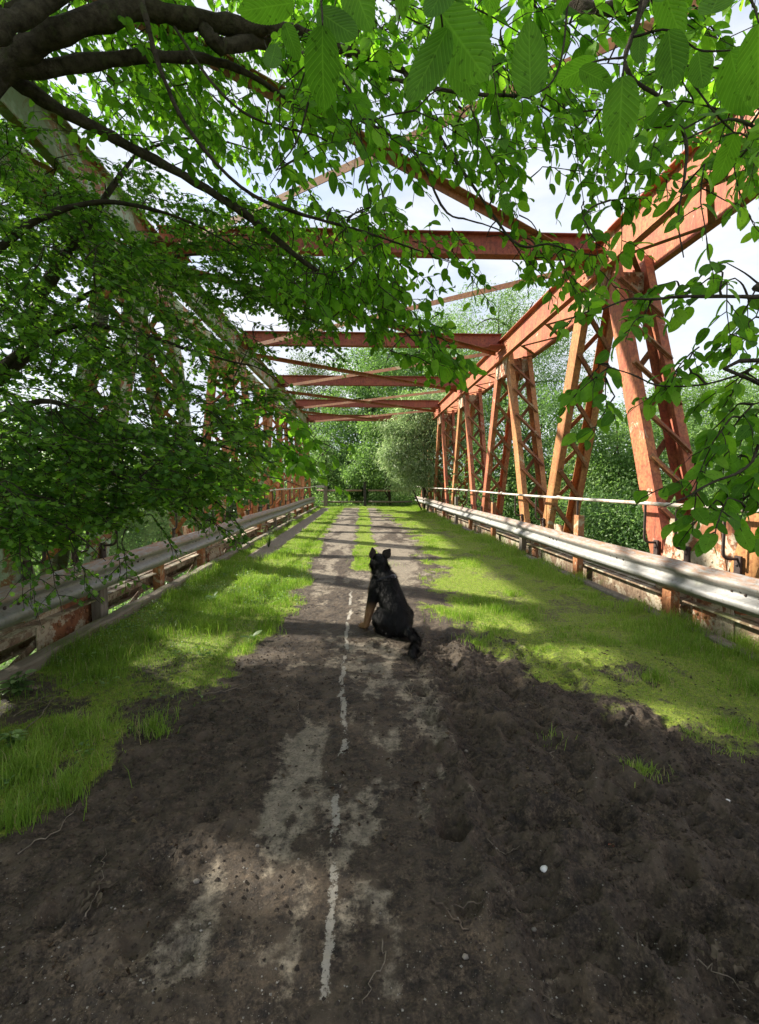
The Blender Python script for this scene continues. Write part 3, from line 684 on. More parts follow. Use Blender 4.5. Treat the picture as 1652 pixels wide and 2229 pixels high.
def fill(pt, n, poly, dr, size, Lr, nsub, nl, dirpx, sag=.3, droop=.28, gapk=1.0, cap=None, conn=1.0, face=.0, floor=0):
    """scatter sprays through a volume whose silhouette is poly"""
    poly = np.array(poly, float); lo, hi = poly.min(0), poly.max(0); c = 0; tries = 0; todo = []; S0 = np.concatenate(pt.skel)
    while c < n and tries < n*30:
        tries += 1; px, py = rng.uniform(lo[0], hi[0]), rng.uniform(lo[1], hi[1])
        ins = False; j = len(poly)-1
        for i in range(len(poly)):
            if (poly[i][1] > py) != (poly[j][1] > py) and px < (poly[j][0]-poly[i][0])*(py-poly[i][1])/(poly[j][1]-poly[i][1])+poly[i][0]: ins = not ins
            j = i
        if not ins or ingap(px, py, gapk): continue
        d = rng.uniform(*dr); p = at(px, py, d); dv = nrm(at(px+dirpx[0]*100, py+dirpx[1]*100, d)-p)+rv(1)[0]*.45
        LL = rng.uniform(*Lr); e = p+nrm(dv)*LL
        q = ROT.T@(e-CAM); ex, ey = 826+F*q[0]/-q[2], 1114-F*q[1]/-q[2]
        if ingap(ex, ey, gapk*.9): continue
        if q[2] > -.45: continue
        if floor and rng.random() < .93 and (ey > 1250-.297*ex-floor or py > 1250-.297*px-floor): continue
        todo.append((((S0-p)**2).sum(1).min(), p, dv, LL)); c += 1
    for _, p, dv, LL in sorted(todo, key=lambda q: q[0]):
        pt.connect(p, conn*.6, .0028); pt.skel.append(pt.spray(p, dv, LL, size, nsub, nl, sag, droop, .0024, VIEW*face))
W0, W1 = -60, 1712
fill(ta, 140, [(560, -140), (W1, -140), (W1, 300), (1250, 330), (900, 260), (560, 300)], (1.5, 3.6), .061, (.22, .42), 4, 7, (.6, .4), conn=.9, face=.15)
fill(ta, 62, [(560, 40), (1000, 60), (1330, 200), (1330, 420), (1000, 330), (800, 420), (600, 420)], (1.7, 3.2), .058, (.2, .4), 4, 7, (.7, .5), conn=.9, face=.15)
fill(ta, 150, [(150, -100), (640, -100), (700, 330), (560, 420), (250, 300)], (2.3, 4.2), .061, (.25, .45), 4, 7, (.7, .4), conn=1.0)
fill(ta, 70, [(-60, -120), (330, -120), (420, 160), (300, 300), (120, 210), (-60, 120)], (2.4, 4.4), .061, (.25, .45), 4, 7, (.7, .4), conn=1.2)
fill(ta, 40, [(430, 400), (700, 430), (900, 430), (900, 590), (640, 640), (520, 560)], (2.4, 3.4), .058, (.2, .36), 4, 7, (.8, .45), conn=.8, gapk=.6)
fill(ta, 34, [(660, 440), (820, 430), (1000, 500), (1120, 500), (1340, 545), (1300, 590), (1000, 600), (700, 610)], (1.9, 2.6), .056, (.16, .32), 3, 6, (.8, .35), conn=.7, face=.2)
fill(ta, 26, [(620, 580), (860, 580), (930, 660), (950, 760), (860, 780), (760, 690), (620, 660)], (2.0, 2.6), .056, (.15, .28), 3, 6, (.7, .6), .25, conn=.7, face=.2)
fill(ta, 9, [(880, 680), (985, 690), (1000, 800), (930, 780)], (2.1, 2.4), .064, (.12, .2), 2, 5, (.7, .7), conn=.7, face=.3)
fill(ta, 9, [(1040, 340), (1330, 330), (1420, 420), (1300, 520), (1200, 500), (1100, 410)], (1.6, 2.2), .056, (.15, .28), 3, 6, (.6, .6), conn=.8, face=.2)
# upper crown out of the frame, shading the foreground
for k in range(210):
    p = A(rng.uniform(-5.2, 1.8), rng.uniform(-.5, 5.6), rng.uniform(4.3, 6.6))
    if p[2]-1.4 < .98*p[1]+.15: continue
    ta.spray(p, rv(1)[0]*A(1, 1, .3), .55, .13, 4, 7)
for P in ([(-2.9, 1.1, 2.2), (-2.6, 1.0, 3.6), (-2.0, 1.2, 4.9), (-1.0, 1.5, 5.8)], [(-2.8, .9, 3.0), (-3.6, 2.0, 4.6), (-4.2, 3.2, 5.6)], [(-2.6, 1.0, 3.6), (-1.2, .4, 4.6), (.4, .2, 5.2)]):
    ta.limb([A(*p) for p in P], [.11, .08, .05, .02][:len(P)], 8)
# hand placed big leaves close to the lens: base pixel, tip pixel, depth
HERO = [((702, 55), (700, 246), .50), ((975, 60), (888, 240), .52), ((955, 20), (1070, 190), .55), ((965, 95), (1045, 225), .60), ((1155, 210), (1150, 58), .62),
        ((1262, 150), (1335, 185), .60), ((1355, 165), (1345, 345), .60), ((1455, 65), (1470, 205), .58), ((1650, 50), (1655, 235), .50), ((620, 50), (650, 130), .6),
        ((690, 20), (785, 95), .52), ((640, 5), (520, 25), .55), ((760, -60), (800, 55), .52), ((870, -70), (880, 40), .50), ((985, -70), (930, 60), .5), ((1420, 0), (1480, -70), .55),
        ((1440, -40), (1480, 90), .6), ((1060, -60), (1075, 20), .56), ((1240, -50), (1215, 45), .6), ((600, 95), (585, 165), .8), ((1545, 30), (1590, -50), .52), ((1560, 250), (1640, 205), .6), ((1590, 110), (1618, 250), .55),
        ((1300, 130), (1200, 190), .66), ((1395, 65), (1385, 150), .66), ((1480, 250), (1440, 330), .7), ((1600, 290), (1560, 400), .65), ((1520, 110), (1530, 200), .62)]
hp, ha, hn, hs = [], [], [], []
for b, t, d in HERO:
    p, q = at(*b, d), at(*t, d*rng.uniform(.98, 1.1)); hp.append(p); ha.append(q-p); hs.append(np.linalg.norm(q-p)); v_ = nrm(CAM-p); hn.append(nrm(v_*1.0+A(0, 0, .25)+rv(1)[0]*.28)*(-1 if rng.random() < .6 else 1))
for P, R in ((((690, -80, .55), (700, 15, .52), (702, 55, .50)), .0016), (((930, -90, .55), (958, 20, .54), (965, 95, .58)), .0016), (((1410, -60, .62), (1376, 80, .62), (1361, 125, .62), (1355, 165, .6)), .0022), (((1361, 125, .62), (1300, 132, .64), (1262, 150, .62)), .0016), (((1376, 80, .62), (1455, 65, .6), (1520, 108, .6), (1590, 110, .56)), .0016), (((958, 20, .54), (860, -60, .53), (640, -30, .55)), .0016), (((1240, -60, .66), (1225, 110, .66), (1200, 180, .64), (1155, 210, .62)), .0018), (((1600, -70, .55), (1640, 10, .52), (1652, 50, .5)), .0016), (((1500, 170, .65), (1560, 250, .62), (1600, 290, .65)), .0015)):
    ta.limb(pl(*P), [R, R*.8, R*.6], 5, 12)
tree_a = ta.finish((-3.35, .6, -.2), 'broadleaf_tree', 'broadleaf tree whose thick dark limbs and toothed leaves hang over the deck from upper left', 'tree', T_BROAD, LEAFA, BARK, None, True)
for a_, b_, c_, d_ in zip(hp, ha, hn, hs): leafmesh('leaf', [a_], [b_], [c_], [d_/1.05], T_HERO, LEAFA, tree_a, True, rng.uniform(.1, .55, 1))

# ---- tree B: branches reaching in from the right edge
tb = Plant()
tb.limb([A(4.9, .9, -.6), A(4.7, 1.0, 1.2), A(4.2, 1.2, 2.8), A(3.0, 1.5, 3.8), at(1480, -40, 1.7), at(1335, 18, 1.75), at(1250, 6, 1.8), at(1150, -45, 1.9)], [.16, .13, .10, .07, .028, .022, .018, .012], 8, 34)
tb.limb(pl((1420, -30, 1.7), (1406, 0, 1.4), (1376, 80, 1.35), (1361, 125, 1.3), (1376, 170, 1.3), (1451, 225, 1.3), (1491, 300, 1.3), (1491, 375, 1.3), (1476, 475, 1.3), (1488, 560, 1.3)), [.012, .009, .007, .006, .006, .0055, .005, .004, .0025, .0015], 6, 40)
tb.limb([A(4.4, 1.15, 2.2), at(1800, 600, 1.8), at(1700, 640, 1.6), at(1589, 645, 1.55), at(1485, 645, 1.5), at(1422, 651, 1.5), at(1360, 653, 1.5), at(1273, 691, 1.5)], [.02, .014, .008, .006, .005, .004, .003, .0015], 6, 34)
tb.limb([at(1760, 640, 1.7), at(1660, 780, 1.6), at(1560, 830, 1.55), at(1443, 840, 1.5), at(1377, 815, 1.5), at(1298, 790, 1.5)], [.005, .004, .0035, .003, .0025, .0015], 5, 26)
tb.limb([A(4.6, 1.05, 1.6), at(1790, 780, 1.4), at(1690, 860, 1.3), at(1652, 966, 1.3), at(1635, 1006, 1.3), at(1604, 1029, 1.3), at(1543, 1053, 1.3), at(1501, 1078, 1.3), at(1444, 1103, 1.3)], [.010, .006, .005, .0045, .004, .004, .0035, .003, .0015], 6, 34)
tb.limb([at(1690, 300, 1.4), at(1600, 260, 1.4), at(1540, 280, 1.4), at(1480, 310, 1.4)], [.006, .004, .003, .002], 5)
fill(tb, 15, [(1420, 150), (W1, 100), (W1, 420), (1500, 520), (1440, 480), (1420, 350)], (1.2, 1.9), .055, (.14, .28), 3, 6, (-.5, .6), conn=.7, face=.2)
fill(tb, 6, [(1255, 640), (1360, 630), (1430, 700), (1390, 880), (1290, 860), (1240, 790)], (1.45, 1.65), .055, (.12, .2), 2, 5, (-.6, .5), conn=.6, face=.25)
fill(tb, 12, [(1440, 560), (W1, 480), (W1, 800), (1480, 830), (1400, 760), (1400, 660)], (1.35, 1.8), .055, (.14, .26), 3, 6, (-.7, .4), conn=.7, face=.1)
fill(tb, 13, [(1570, 820), (W1, 780), (W1, 1020), (1600, 1000)], (1.3, 1.7), .055, (.14, .24), 3, 6, (-.5, .6), conn=.7, face=.2)
fill(tb, 7, [(1470, 1030), (1560, 990), (1652, 950), (W1, 1040), (1600, 1110), (1490, 1090)], (1.3, 1.5), .055, (.12, .2), 2, 5, (-.6, .6), conn=.5, face=.25)
tb.finish((4.9, .9, -.3), 'broadleaf_tree', 'broadleaf tree reaching thin leafy branches in from the right edge in front of the truss', 'tree', T_BROAD, LEAFA, BARK, None, True)

# ---- hawthorn: dense small lobed leaves over the left guardrail
th = Plant()
th.limb([A(-3.75, 2.3, -2.6), A(-3.7, 2.5, -.5), A(-3.55, 2.8, 1.0), at(24, 792, 3.3), at(90, 640, 3.4), at(200, 470, 3.6), at(300, 330, 3.9)], [.11, .09, .075, .055, .045, .03, .012], 8, 34)
th.limb(pl((10, 800, 3.2), (48, 763, 3.1), (142, 714, 3.1), (223, 710, 3.1), (344, 738, 3.2), (405, 759, 3.2), (506, 787, 3.3), (567, 803, 3.3), (640, 860, 3.3)), [.03, .022, .018, .015, .012, .010, .007, .004, .002], 6, 34)
th.limb(pl((-60, 900, 3.2), (0, 904, 3.1), (101, 872, 3.1), (202, 908, 3.1), (324, 957, 3.1), (445, 961, 3.1), (560, 1000, 3.1)), [.03, .022, .018, .015, .012, .008, .003], 6, 30)
th.limb(pl((-80, 1000, 3.0), (81, 977, 3.0), (162, 985, 3.0), (260, 1040, 2.9), (380, 1100, 2.9), (450, 1150, 2.9)), [.022, .016, .012, .009, .006, .003], 6, 26)
th.limb(pl((24, 792, 3.3), (120, 690, 3.6), (230, 620, 3.9), (370, 560, 4.2), (520, 560, 4.3), (640, 620, 4.3)), [.03, .024, .018, .014, .009, .003], 6, 28)
th.limb(pl((-120, 700, 2.8), (-20, 560, 2.8), (100, 470, 2.8), (230, 440, 2.9), (380, 470, 3.0), (520, 540, 3.1)), [.03, .025, .02, .014, .009, .003], 6, 28)
th.limb([A(-3.6, 2.7, .5), at(-40, 1150, 2.8), at(60, 1120, 2.7), at(150, 1150, 2.6), at(230, 1220, 2.6)], [.02, .013, .010, .006, .002], 6, 20)
th.limb(pl((300, 330, 3.9), (420, 300, 4.0), (560, 330, 4.2), (660, 400, 4.3)), [.014, .010, .006, .002], 6, 20)
hw = dict(sag=.12, droop=.12, floor=18)
fill(th, 490, [(W0, 420), (130, 420), (330, 560), (420, 700), (520, 850), (540, 1000), (430, 1120), (200, 1180), (90, 1240), (W0, 1240)], (2.4, 4.4), .053, (.22, .42), 5, 9, (.8, .45), gapk=.8, conn=1.1, **hw)
fill(th, 250, [(W0, 240), (180, 300), (420, 430), (640, 560), (680, 700), (520, 790), (400, 700), (200, 560), (W0, 500)], (3.0, 4.8), .053, (.22, .42), 5, 9, (.8, .4), gapk=.8, conn=1.1, **hw)
fill(th, 130, [(W0, 860), (250, 880), (480, 960), (470, 1090), (250, 1120), (W0, 1180)], (2.3, 3.2), .050, (.2, .36), 5, 9, (.8, .5), gapk=.8, conn=1.0, **hw)
fill(th, 85, [(380, 400), (640, 440), (820, 500), (800, 600), (640, 690), (480, 640)], (3.0, 4.4), .053, (.22, .38), 5, 9, (.8, .4), gapk=.6, conn=1.1, **hw)
fill(th, 26, [(430, 830), (560, 820), (640, 880), (620, 900), (500, 980), (440, 1000)], (3.0, 3.6), .050, (.2, .32), 4, 8, (.9, .5), gapk=.7, conn=1.0, **hw)
fill(th, 20, [(500, 640), (700, 660), (760, 700), (640, 800), (540, 780)], (3.1, 4.0), .050, (.2, .34), 4, 8, (.9, .4), gapk=.55, conn=1.0, **hw)
for (x0, y0, d0), (dxp, dyp), LL in (((60, 1180, 2.5), (.35, .9), .36), ((40, 1150, 2.4), (.2, .9), .35), ((100, 1190, 2.5), (.3, 1), .3), ((255, 1140, 2.7), (.1, 1), .32), ((265, 1180, 2.7), (.15, 1), .26), ((330, 1120, 2.8), (.5, .6), .3), ((420, 1110, 3.0), (.9, .5), .35), ((445, 1120, 3.0), (.9, .6), .3), ((480, 1100, 3.0), (.8, .7), .25), ((150, 1170, 2.6), (.4, .7), .3), ((380, 1060, 2.9), (.7, .7), .35)):
    p = at(x0, y0, d0); dv = at(x0+dxp*100, y0+dyp*100, d0)-p; th.connect(p, 1.2); th.spray(p, dv, LL, .042, 5, 9, .2, .3)
th.finish((-3.75, 2.3, -2.6), 'hawthorn_tree', 'dense dark hawthorn with tiny lobed leaves drooping over the left guardrail', 'tree', T_LOBED, LEAFH, BARKD)

# ---- young elm shoots by the left truss (bigger, bright leaves)
te = Plant()
te.limb([A(-3.7, 6.0, -3.0), A(-3.6, 6.0, .6), A(-3.1, 5.8, 1.35), at(430, 985, 5.2), at(500, 965, 4.8), at(600, 945, 4.6), at(690, 960, 4.5), at(745, 985, 4.5)], [.05, .035, .026, .018, .014, .010, .006, .002], 6, 26)
te.limb([at(430, 985, 5.2), at(520, 1030, 4.6), at(600, 1040, 4.4), at(660, 1060, 4.4)], [.012, .008, .006, .002], 5, 14)
te.limb([at(430, 985, 5.2), at(430, 1050, 4.8), at(440, 1085, 4.6), at(480, 1095, 4.5)], [.014, .010, .006, .003], 5, 14)
te.limb([at(430, 985, 5.2), at(470, 900, 4.8), at(520, 800, 4.8), at(560, 720, 4.9)], [.016, .012, .008, .003], 5, 14)
fill(te, 30, [(500, 930), (640, 880), (740, 960), (750, 1000), (660, 1060), (520, 1110), (450, 1060)], (4.1, 5.0), .105, (.28, .5), 3, 6, (.9, .35), .3, .45, conn=1.2, face=.1, floor=20)
fill(te, 14, [(330, 1020), (480, 1010), (520, 1110), (420, 1180), (330, 1180)], (3.9, 4.8), .10, (.25, .4), 3, 6, (.8, .5), conn=1.2, face=.1, floor=20)
fill(te, 10, [(430, 830), (560, 800), (600, 900), (480, 930)], (4.3, 5.0), .10, (.25, .4), 3, 6, (.8, .4), conn=1.2)
te.finish((-3.5, 5.2, -3.0), 'elm_sapling', 'young elm with broad bright green leaves leaning through the left truss', 'tree', T_BROAD, LEAFA, BARKD, None, True)

# ------------------------------------------------------------------ background trees
def crown(lobes, per, size, clump=.45, narrow=False, droop=.3):
    P, AX, NM, SZ = [], [], [], []
    for cx, cy, cz, rx, ry, rz, n in lobes:
        nc = max(6, n//per); dirs = nrm(rv(nc)); rad = rng.uniform(.45, 1.05, nc)**.6
        cc = A(cx, cy, cz)+dirs*rad[:, None]*A(rx, ry, rz)
        cs = clump*rng.uniform(.6, 1.3, nc)
        k = per
        off = rv(nc*k).reshape(nc, k, 3)*A(1, 1, .55)*cs[:, None, None]*.55
        p = (cc[:, None]+off).reshape(-1, 3)
        outw = nrm(off+dirs[:, None]*cs[:, None, None]*.7).reshape(-1, 3)
        P.append(p); AX.append(nrm(outw*.8+rv(nc*k)*.6+A(0, 0, -droop))); NM.append(nrm(A(0, 0, .7)+outw*.5+rv(nc*k)*.55)); SZ.append(size*rng.uniform(.6, 1.25, nc*k))
    return np.concatenate(P), np.concatenate(AX), np.concatenate(NM), np.concatenate(SZ)
def tree(name, label, cat, base, lobes, leafmat, size, per=26, clump=.5, tpl=T_DIA, tr=.16, droop=.3, group=None, bark=BARKD, nb=9):
    o = thing(name, base, label, cat, group); base = A(*base); mb = MB()
    top = np.array([l[:3] for l in lobes]); ctr = top.mean(0); apex = top[top[:, 2].argmax()]
    tk = spline([base-A(0, 0, .4), base*.7+ctr*.3+A(*(rng.random(2)-.5), 0)*.4, ctr, apex+A(0, 0, lobes[top[:, 2].argmax()][5]*.5)], 18)
    mb.tube(tk, np.linspace(tr, tr*.15, 18), 8)
    for l in lobes:
        for q in range(max(2, nb//len(lobes))):
            e = A(*l[:3])+nrm(rv(1)[0])*A(*l[3:6])*.85; st = tk[rng.integers(4, 15)]
            Q = spline([st, (st+e)/2+A(0, 0, .12*np.linalg.norm(e-st))+rv(1)[0]*.15, e], 10); mb.tube(Q, np.linspace(tr*.38, tr*.05, 10), 5)
    mb.build('trunk', bark, o, None, True)
    P, AX, NM, SZ = crown(lobes, per, size, clump, droop=droop)
    leafmesh('crown', P, AX, NM, SZ, tpl, leafmat, o, False, np.clip(rng.normal(.45, .25, len(P)), 0, 1))
    return o
def lb(px, py, d, rx, rz, n, ry=None): c = at(px, py, d); return (*c, rx, ry or rx, rz, n)
def gb(px, d, z=-.2):
    c = at(px, 1090, d); return (c[0], c[1], z)
# tall trees behind the right truss
tree('ash_tree', 'tall feathery ash tree rising behind the right truss against the sky', 'tree', gb(1120, 27), [lb(1060, 700, 26, 2.2, 2.0, 4200), lb(1160, 700, 27, 2.4, 2.2, 4600), lb(1010, 770, 26, 2.2, 1.8, 4200), lb(1110, 820, 26, 3.0, 2.2, 7000), lb(1215, 800, 27, 1.9, 2.6, 4200), lb(1120, 930, 26, 3.4, 2.6, 7500), lb(1010, 860, 26, 2.0, 2.0, 3500)], LEAFS, .20, 24, .55, T_NARROW, .22, .6)
tree('alder_tree', 'dark round alder behind the near right diagonals beside the ash', 'tree', gb(1190, 18, -3), [lb(1130, 960, 17, 1.9, 1.6, 4200), lb(1220, 960, 17, 1.7, 2.0, 4200), lb(1090, 1060, 17, 1.8, 1.5, 4000), lb(1190, 1080, 17, 2.2, 1.7, 5200), lb(1280, 1060, 17, 1.4, 1.5, 3000), lb(1150, 1160, 17, 2.4, 1.3, 4200)], LEAFB, .13, 26, .42, T_DIA, .14)
tree('willow_bush', 'silvery green willow bush spilling over the far end of the right truss', 'bush', gb(930, 23.5, -1), [lb(px, py, d, r, r*q, int(4200*r*r)+500) for px, py, d, r, q in ((905, 915, 22, .8, .9), (872, 960, 21.6, .6, 1.1), (945, 940, 22, .85, 1), (900, 1000, 22, .8, .8), (862, 1010, 21.5, .5, 1.0), (930, 1030, 22, .7, .8), (980, 930, 21.5, .7, 1.1), (960, 880, 22, .6, .8), (925, 868, 22.3, .45, .9), (995, 985, 21.3, .6, 1.2), (850, 930, 21.8, .35, .8), (888, 885, 22.2, .4, .7), (1010, 900, 22.5, .7, 1.0), (975, 1045, 22, .6, .7), (845, 985, 21.5, .3, .9), (1005, 840, 23, .6, .8), (1030, 950, 22, .6, 1.1), (880, 1050, 21.8, .5, .7))], LEAFW, .17, 18, .40, T_NARROW, .10, .7)
tree('willow_bush', 'olive green willow bush filling in behind the last right truss panels', 'bush', gb(1010, 25, -1.5), [lb(1000, 1000, 25, 1.4, 1.5, 3200), lb(1040, 1060, 24, 1.4, 1.2, 3000), lb(985, 900, 25, 1.3, 1.3, 2600), lb(1050, 950, 25, 1.3, 1.5, 2600)], LEAFS, .15, 22, .4, T_NARROW, .12, .5)
# centre
tree('sycamore_tree', 'dark leafy sycamore standing behind the barrier gate in the centre', 'tree', gb(790, 36), [lb(770, 880, 36, 2.4, 1.8, 4600), lb(830, 850, 36, 2.6, 2.2, 5200), lb(740, 960, 35, 2.2, 2.0, 4600), lb(810, 960, 35, 2.6, 2.2, 6000), lb(790, 1020, 34.5, 2.4, 1.2, 4200), lb(850, 780, 37, 2.4, 1.8, 4200), lb(720, 1020, 34, 1.3, 1.2, 2400), lb(880, 1000, 34, 2.2, 1.8, 4600), lb(840, 1045, 33, 2.0, .9, 3600), lb(760, 1050, 33.5, 2.0, .8, 3000)], LEAFB, .21, 26, .6, T_DIA, .24)
tree('poplar_tree', 'broad dark tree with top behind the middle cross beams', 'tree', gb(880, 44), [lb(880, 800, 44, 3.6, 3.0, 6000), lb(800, 810, 44, 3.0, 2.2, 4600), lb(930, 740, 45, 3.2, 2.8, 5000), lb(960, 860, 43, 3.4, 3.4, 5000), lb(870, 920, 43, 4.0, 3.0, 4600), lb(980, 790, 44, 2.6, 2.6, 3600)], LEAFB, .26, 26, .75, T_DIA, .3)
tree('birch_tree', 'pale hazy birch beyond the left end of the cross beams', 'tree', gb(690, 62), [lb(690, 850, 62, 3.2, 3.6, 3600), lb(665, 810, 62, 2.2, 2.4, 2200), lb(715, 900, 60, 3.0, 2.8, 3000), lb(650, 900, 62, 3.0, 2.6, 2400), lb(690, 960, 60, 3.6, 3.4, 3000)], LEAFF, .30, 24, .8, T_DIA, .2)
tree('elder_bush', 'light green bush left of the barrier gate behind its timber post', 'bush', gb(725, 31), [lb(700, 1020, 31, 1.0, 1.0, 2200), lb(735, 1035, 31, .9, .8, 2000), lb(690, 975, 32, .9, .9, 1600)], LEAFS, .15, 24, .4)
tree('field_maple', 'mid green round topped tree between the dark sycamore and the silver willow bush', 'tree', gb(850, 29), [lb(840, 960, 29, 1.2, 1.3, 3600), lb(800, 1000, 28.8, 1.0, 1.0, 2600), lb(865, 920, 29, 1.0, 1.2, 3000), lb(830, 1030, 28.6, 1.3, .8, 2800), lb(880, 1010, 29, 1.1, 1.1, 2600), lb(815, 930, 29.3, .8, .8, 1800), lb(890, 880, 29.5, .8, .9, 2000), lb(775, 1035, 29, .7, .6, 1400)], LEAFS, .16, 22, .45, T_DIA, .11)
# right middle distance shrubs
RS = [('hawthorn_bush', 'round pale green shrub seen between the two nearest right diagonals', LEAFS, 1360, 13, [(1340, 960, 13, 1.5, 1.0, 3200), (1400, 990, 13, 1.3, 1.1, 3200), (1300, 1010, 13, 1.2, 1.2, 3000), (1360, 1080, 12.6, 1.7, 1.0, 4200), (1330, 1150, 12.2, 1.7, .8, 4200)]),
      ('hawthorn_bush', 'tall pale shrub mass beyond the nearest right diagonal under the sky', LEAFS, 1500, 16, [(1480, 900, 16, 1.8, 1.2, 3600), (1540, 870, 16.5, 1.6, 1.1, 3200), (1440, 930, 16, 1.4, 1.2, 2800), (1590, 920, 16, 1.8, 1.5, 3200), (1500, 1000, 15.5, 2.4, 1.4, 4600)]),
      ('bramble_bush', 'low dark bramble bush right behind the right handrail', LEAFB, 1380, 9.5, [(1340, 1150, 9.5, 1.0, .6, 3200), (1400, 1160, 9.2, 1.0, .7, 3200), (1300, 1140, 10, .9, .6, 2600), (1450, 1190, 9, 1.0, .7, 2800)]),
      ('elder_bush', 'bright elder bush low down behind the nearest right gusset plate', LEAFS, 1560, 9, [(1540, 1120, 9, 1.1, .9, 3400), (1600, 1080, 9.2, 1.2, 1.0, 3400), (1640, 1190, 8.6, 1.2, .9, 3000), (1500, 1180, 9, .9, .7, 2600)]),
      ('hazel_bush', 'bushy hazel far right behind the hanging branch tips', LEAFS, 1640, 13, [(1640, 960, 13, 1.6, 1.4, 3400), (1690, 900, 13, 1.6, 1.5, 3000), (1600, 1030, 12.6, 1.5, 1.2, 3000), (1760, 980, 13, 2, 2, 2600)])]
for nm_, lab, mt, px, d, lobs in RS:
    tree(nm_, lab, 'bush', gb(px, d, -3.3), [lb(a, b, c, r, q, int(n*1.6)) for a, b, c, r, q, n in lobs], mt, .075 if d < 11 else .095, 24, .36, T_DIA, .08)
# left, beyond the left truss
tree('shade_hazel', 'tall leafy hazel added behind the hawthorn outside the left truss to shade the foreground', 'tree', (-5.6, 4.6, -3.2), [(-5.8, 4.6, 4.9, 1.7, 1.7, 1.4, 3400), (-5.6, 3.0, 3.8, 1.4, 1.3, 1.3, 3400), (-7.0, 3.4, 4.6, 1.6, 1.8, 1.5, 2500), (-7.4, 1.8, 4.0, 1.7, 1.4, 1.6, 2200), (-5.0, 1.6, 3.0, 1.2, 1.1, 1.2, 2600), (-6.0, 2.0, 2.0, 1.4, 1.2, 1.2, 2400), (-6.6, 5.6, 3.4, 1.8, 1.8, 1.6, 2000), (-5.2, 5.4, 6.0, 1.5, 1.6, 1.3, 2600), (-6.2, 4.0, 1.6, 1.4, 1.5, 1.0, 1600), (-6.6, 3.4, .6, 1.7, 1.6, 1.3, 2000), (-5.2, 5.4, 1.2, 1.2, 1.2, 1.0, 2000), (-4.6, 2.6, 5.0, 1.2, 1.3, 1.2, 2200)], LEAFH, .13, 22, .5, T_DIA, .13)  # hazel added largely out of view, to block sun from the near deck
tree('maple_tree', 'field maple beyond the left truss filling the gap under the long dark branch', 'tree', (-7.6, 8.2, -3.2), [(-7.6, 8.2, 2.2, 1.7, 1.7, 1.7, 3000), (-8.4, 7.4, 3.6, 1.8, 1.8, 1.6, 3000), (-7.0, 9.0, .6, 1.5, 1.5, 1.3, 2600), (-9.2, 8.6, 1.2, 2, 2, 1.8, 2600)], LEAFS, .13, 22, .5, T_DIA, .12)
for k, (px, d, h, r, lab) in enumerate(((250, 30, 3.2, 3.0, 'rounded hedge tree far left in the meadow glimpsed through hawthorn'), (420, 34, 2.4, 2.6, 'small far tree behind the left truss near its second panel'), (520, 26, 1.4, 1.8, 'low far bush behind left handrail near its fourth panel'), (590, 38, 2.6, 2.6, 'far tree just left of the last left truss panels'), (640, 33, 1.8, 1.8, 'far bush behind last panel of the left truss'), (90, 26, 3.6, 3.2, 'big far tree at the left picture edge behind the hawthorn'))):
    c = at(px, 1060, d); tree('hedge_tree', lab, 'tree', (c[0], c[1], -3 if d < 27 else -.3), [(c[0], c[1], h-r*.2, r, r, r*.7, 2600), (c[0]-r*.7, c[1]+.5, h-r*.5, r*.8, r*.8, r*.6, 1600), (c[0]+r*.7, c[1], h-r*.6, r*.8, r*.8, r*.6, 1600), (c[0], c[1], .4, r, r, .9, 1600)], LEAFS if k % 2 else LEAFF, .22, 22, .6, T_DIA, .14)
# undergrowth on the far bank and along the river edges
def under(name, n, fx, fy, fz, size, mat, tpl=T_DIA):
    x, y = fx(n), fy(n); z = terr(x, y)+fz(n)
    o = leafmesh(name, np.stack([x, y, z], 1), nrm(rv(n)+A(0, 0, .6)), rv(n)*.5+A(0, 0, .8), size*rng.uniform(.6, 1.3, n), tpl, mat)
    return o
U = rng.uniform
hmap = lambda x, y: fbm(x*.8, y*.8, 400, 4)
x = U(-6, 8, 60000); y = U(28.4, 37, 60000); keep = hmap(x, y) > .36; x, y = x[keep], y[keep]
z = terr(x, y)+np.abs(rng.normal(0, .45, len(x)))*sst(.3, .7, hmap(x, y))*1.5
z = np.minimum(z, 1.5)
tag(leafmesh('undergrowth', np.stack([x, y, z], 1), nrm(rv(len(x))+A(0, 0, .5)), rv(len(x))*.6+A(0, 0, .6), .13*U(.5, 1.3, len(x)), T_DIA, LEAFS), 'tangled nettles and weeds beyond the gate', None, None, 'stuff')
x = np.concatenate([U(4.0, 16, 50000), U(-20, -3.4, 40000)]); y = U(-1, 30, 90000); hh = hmap(x, y)
z = terr(x, y)+np.abs(rng.normal(0, .5, len(x)))*sst(.3, .65, hh)*2.2
tag(leafmesh('undergrowth', np.stack([x, y, z], 1), nrm(rv(len(x))+A(0, 0, .5)), rv(len(x))*.6+A(0, 0, .6), .15*U(.5, 1.3, len(x)), T_DIA, LEAFB), 'dark tangled undergrowth on the river bank below the bridge', None, None, 'stuff')
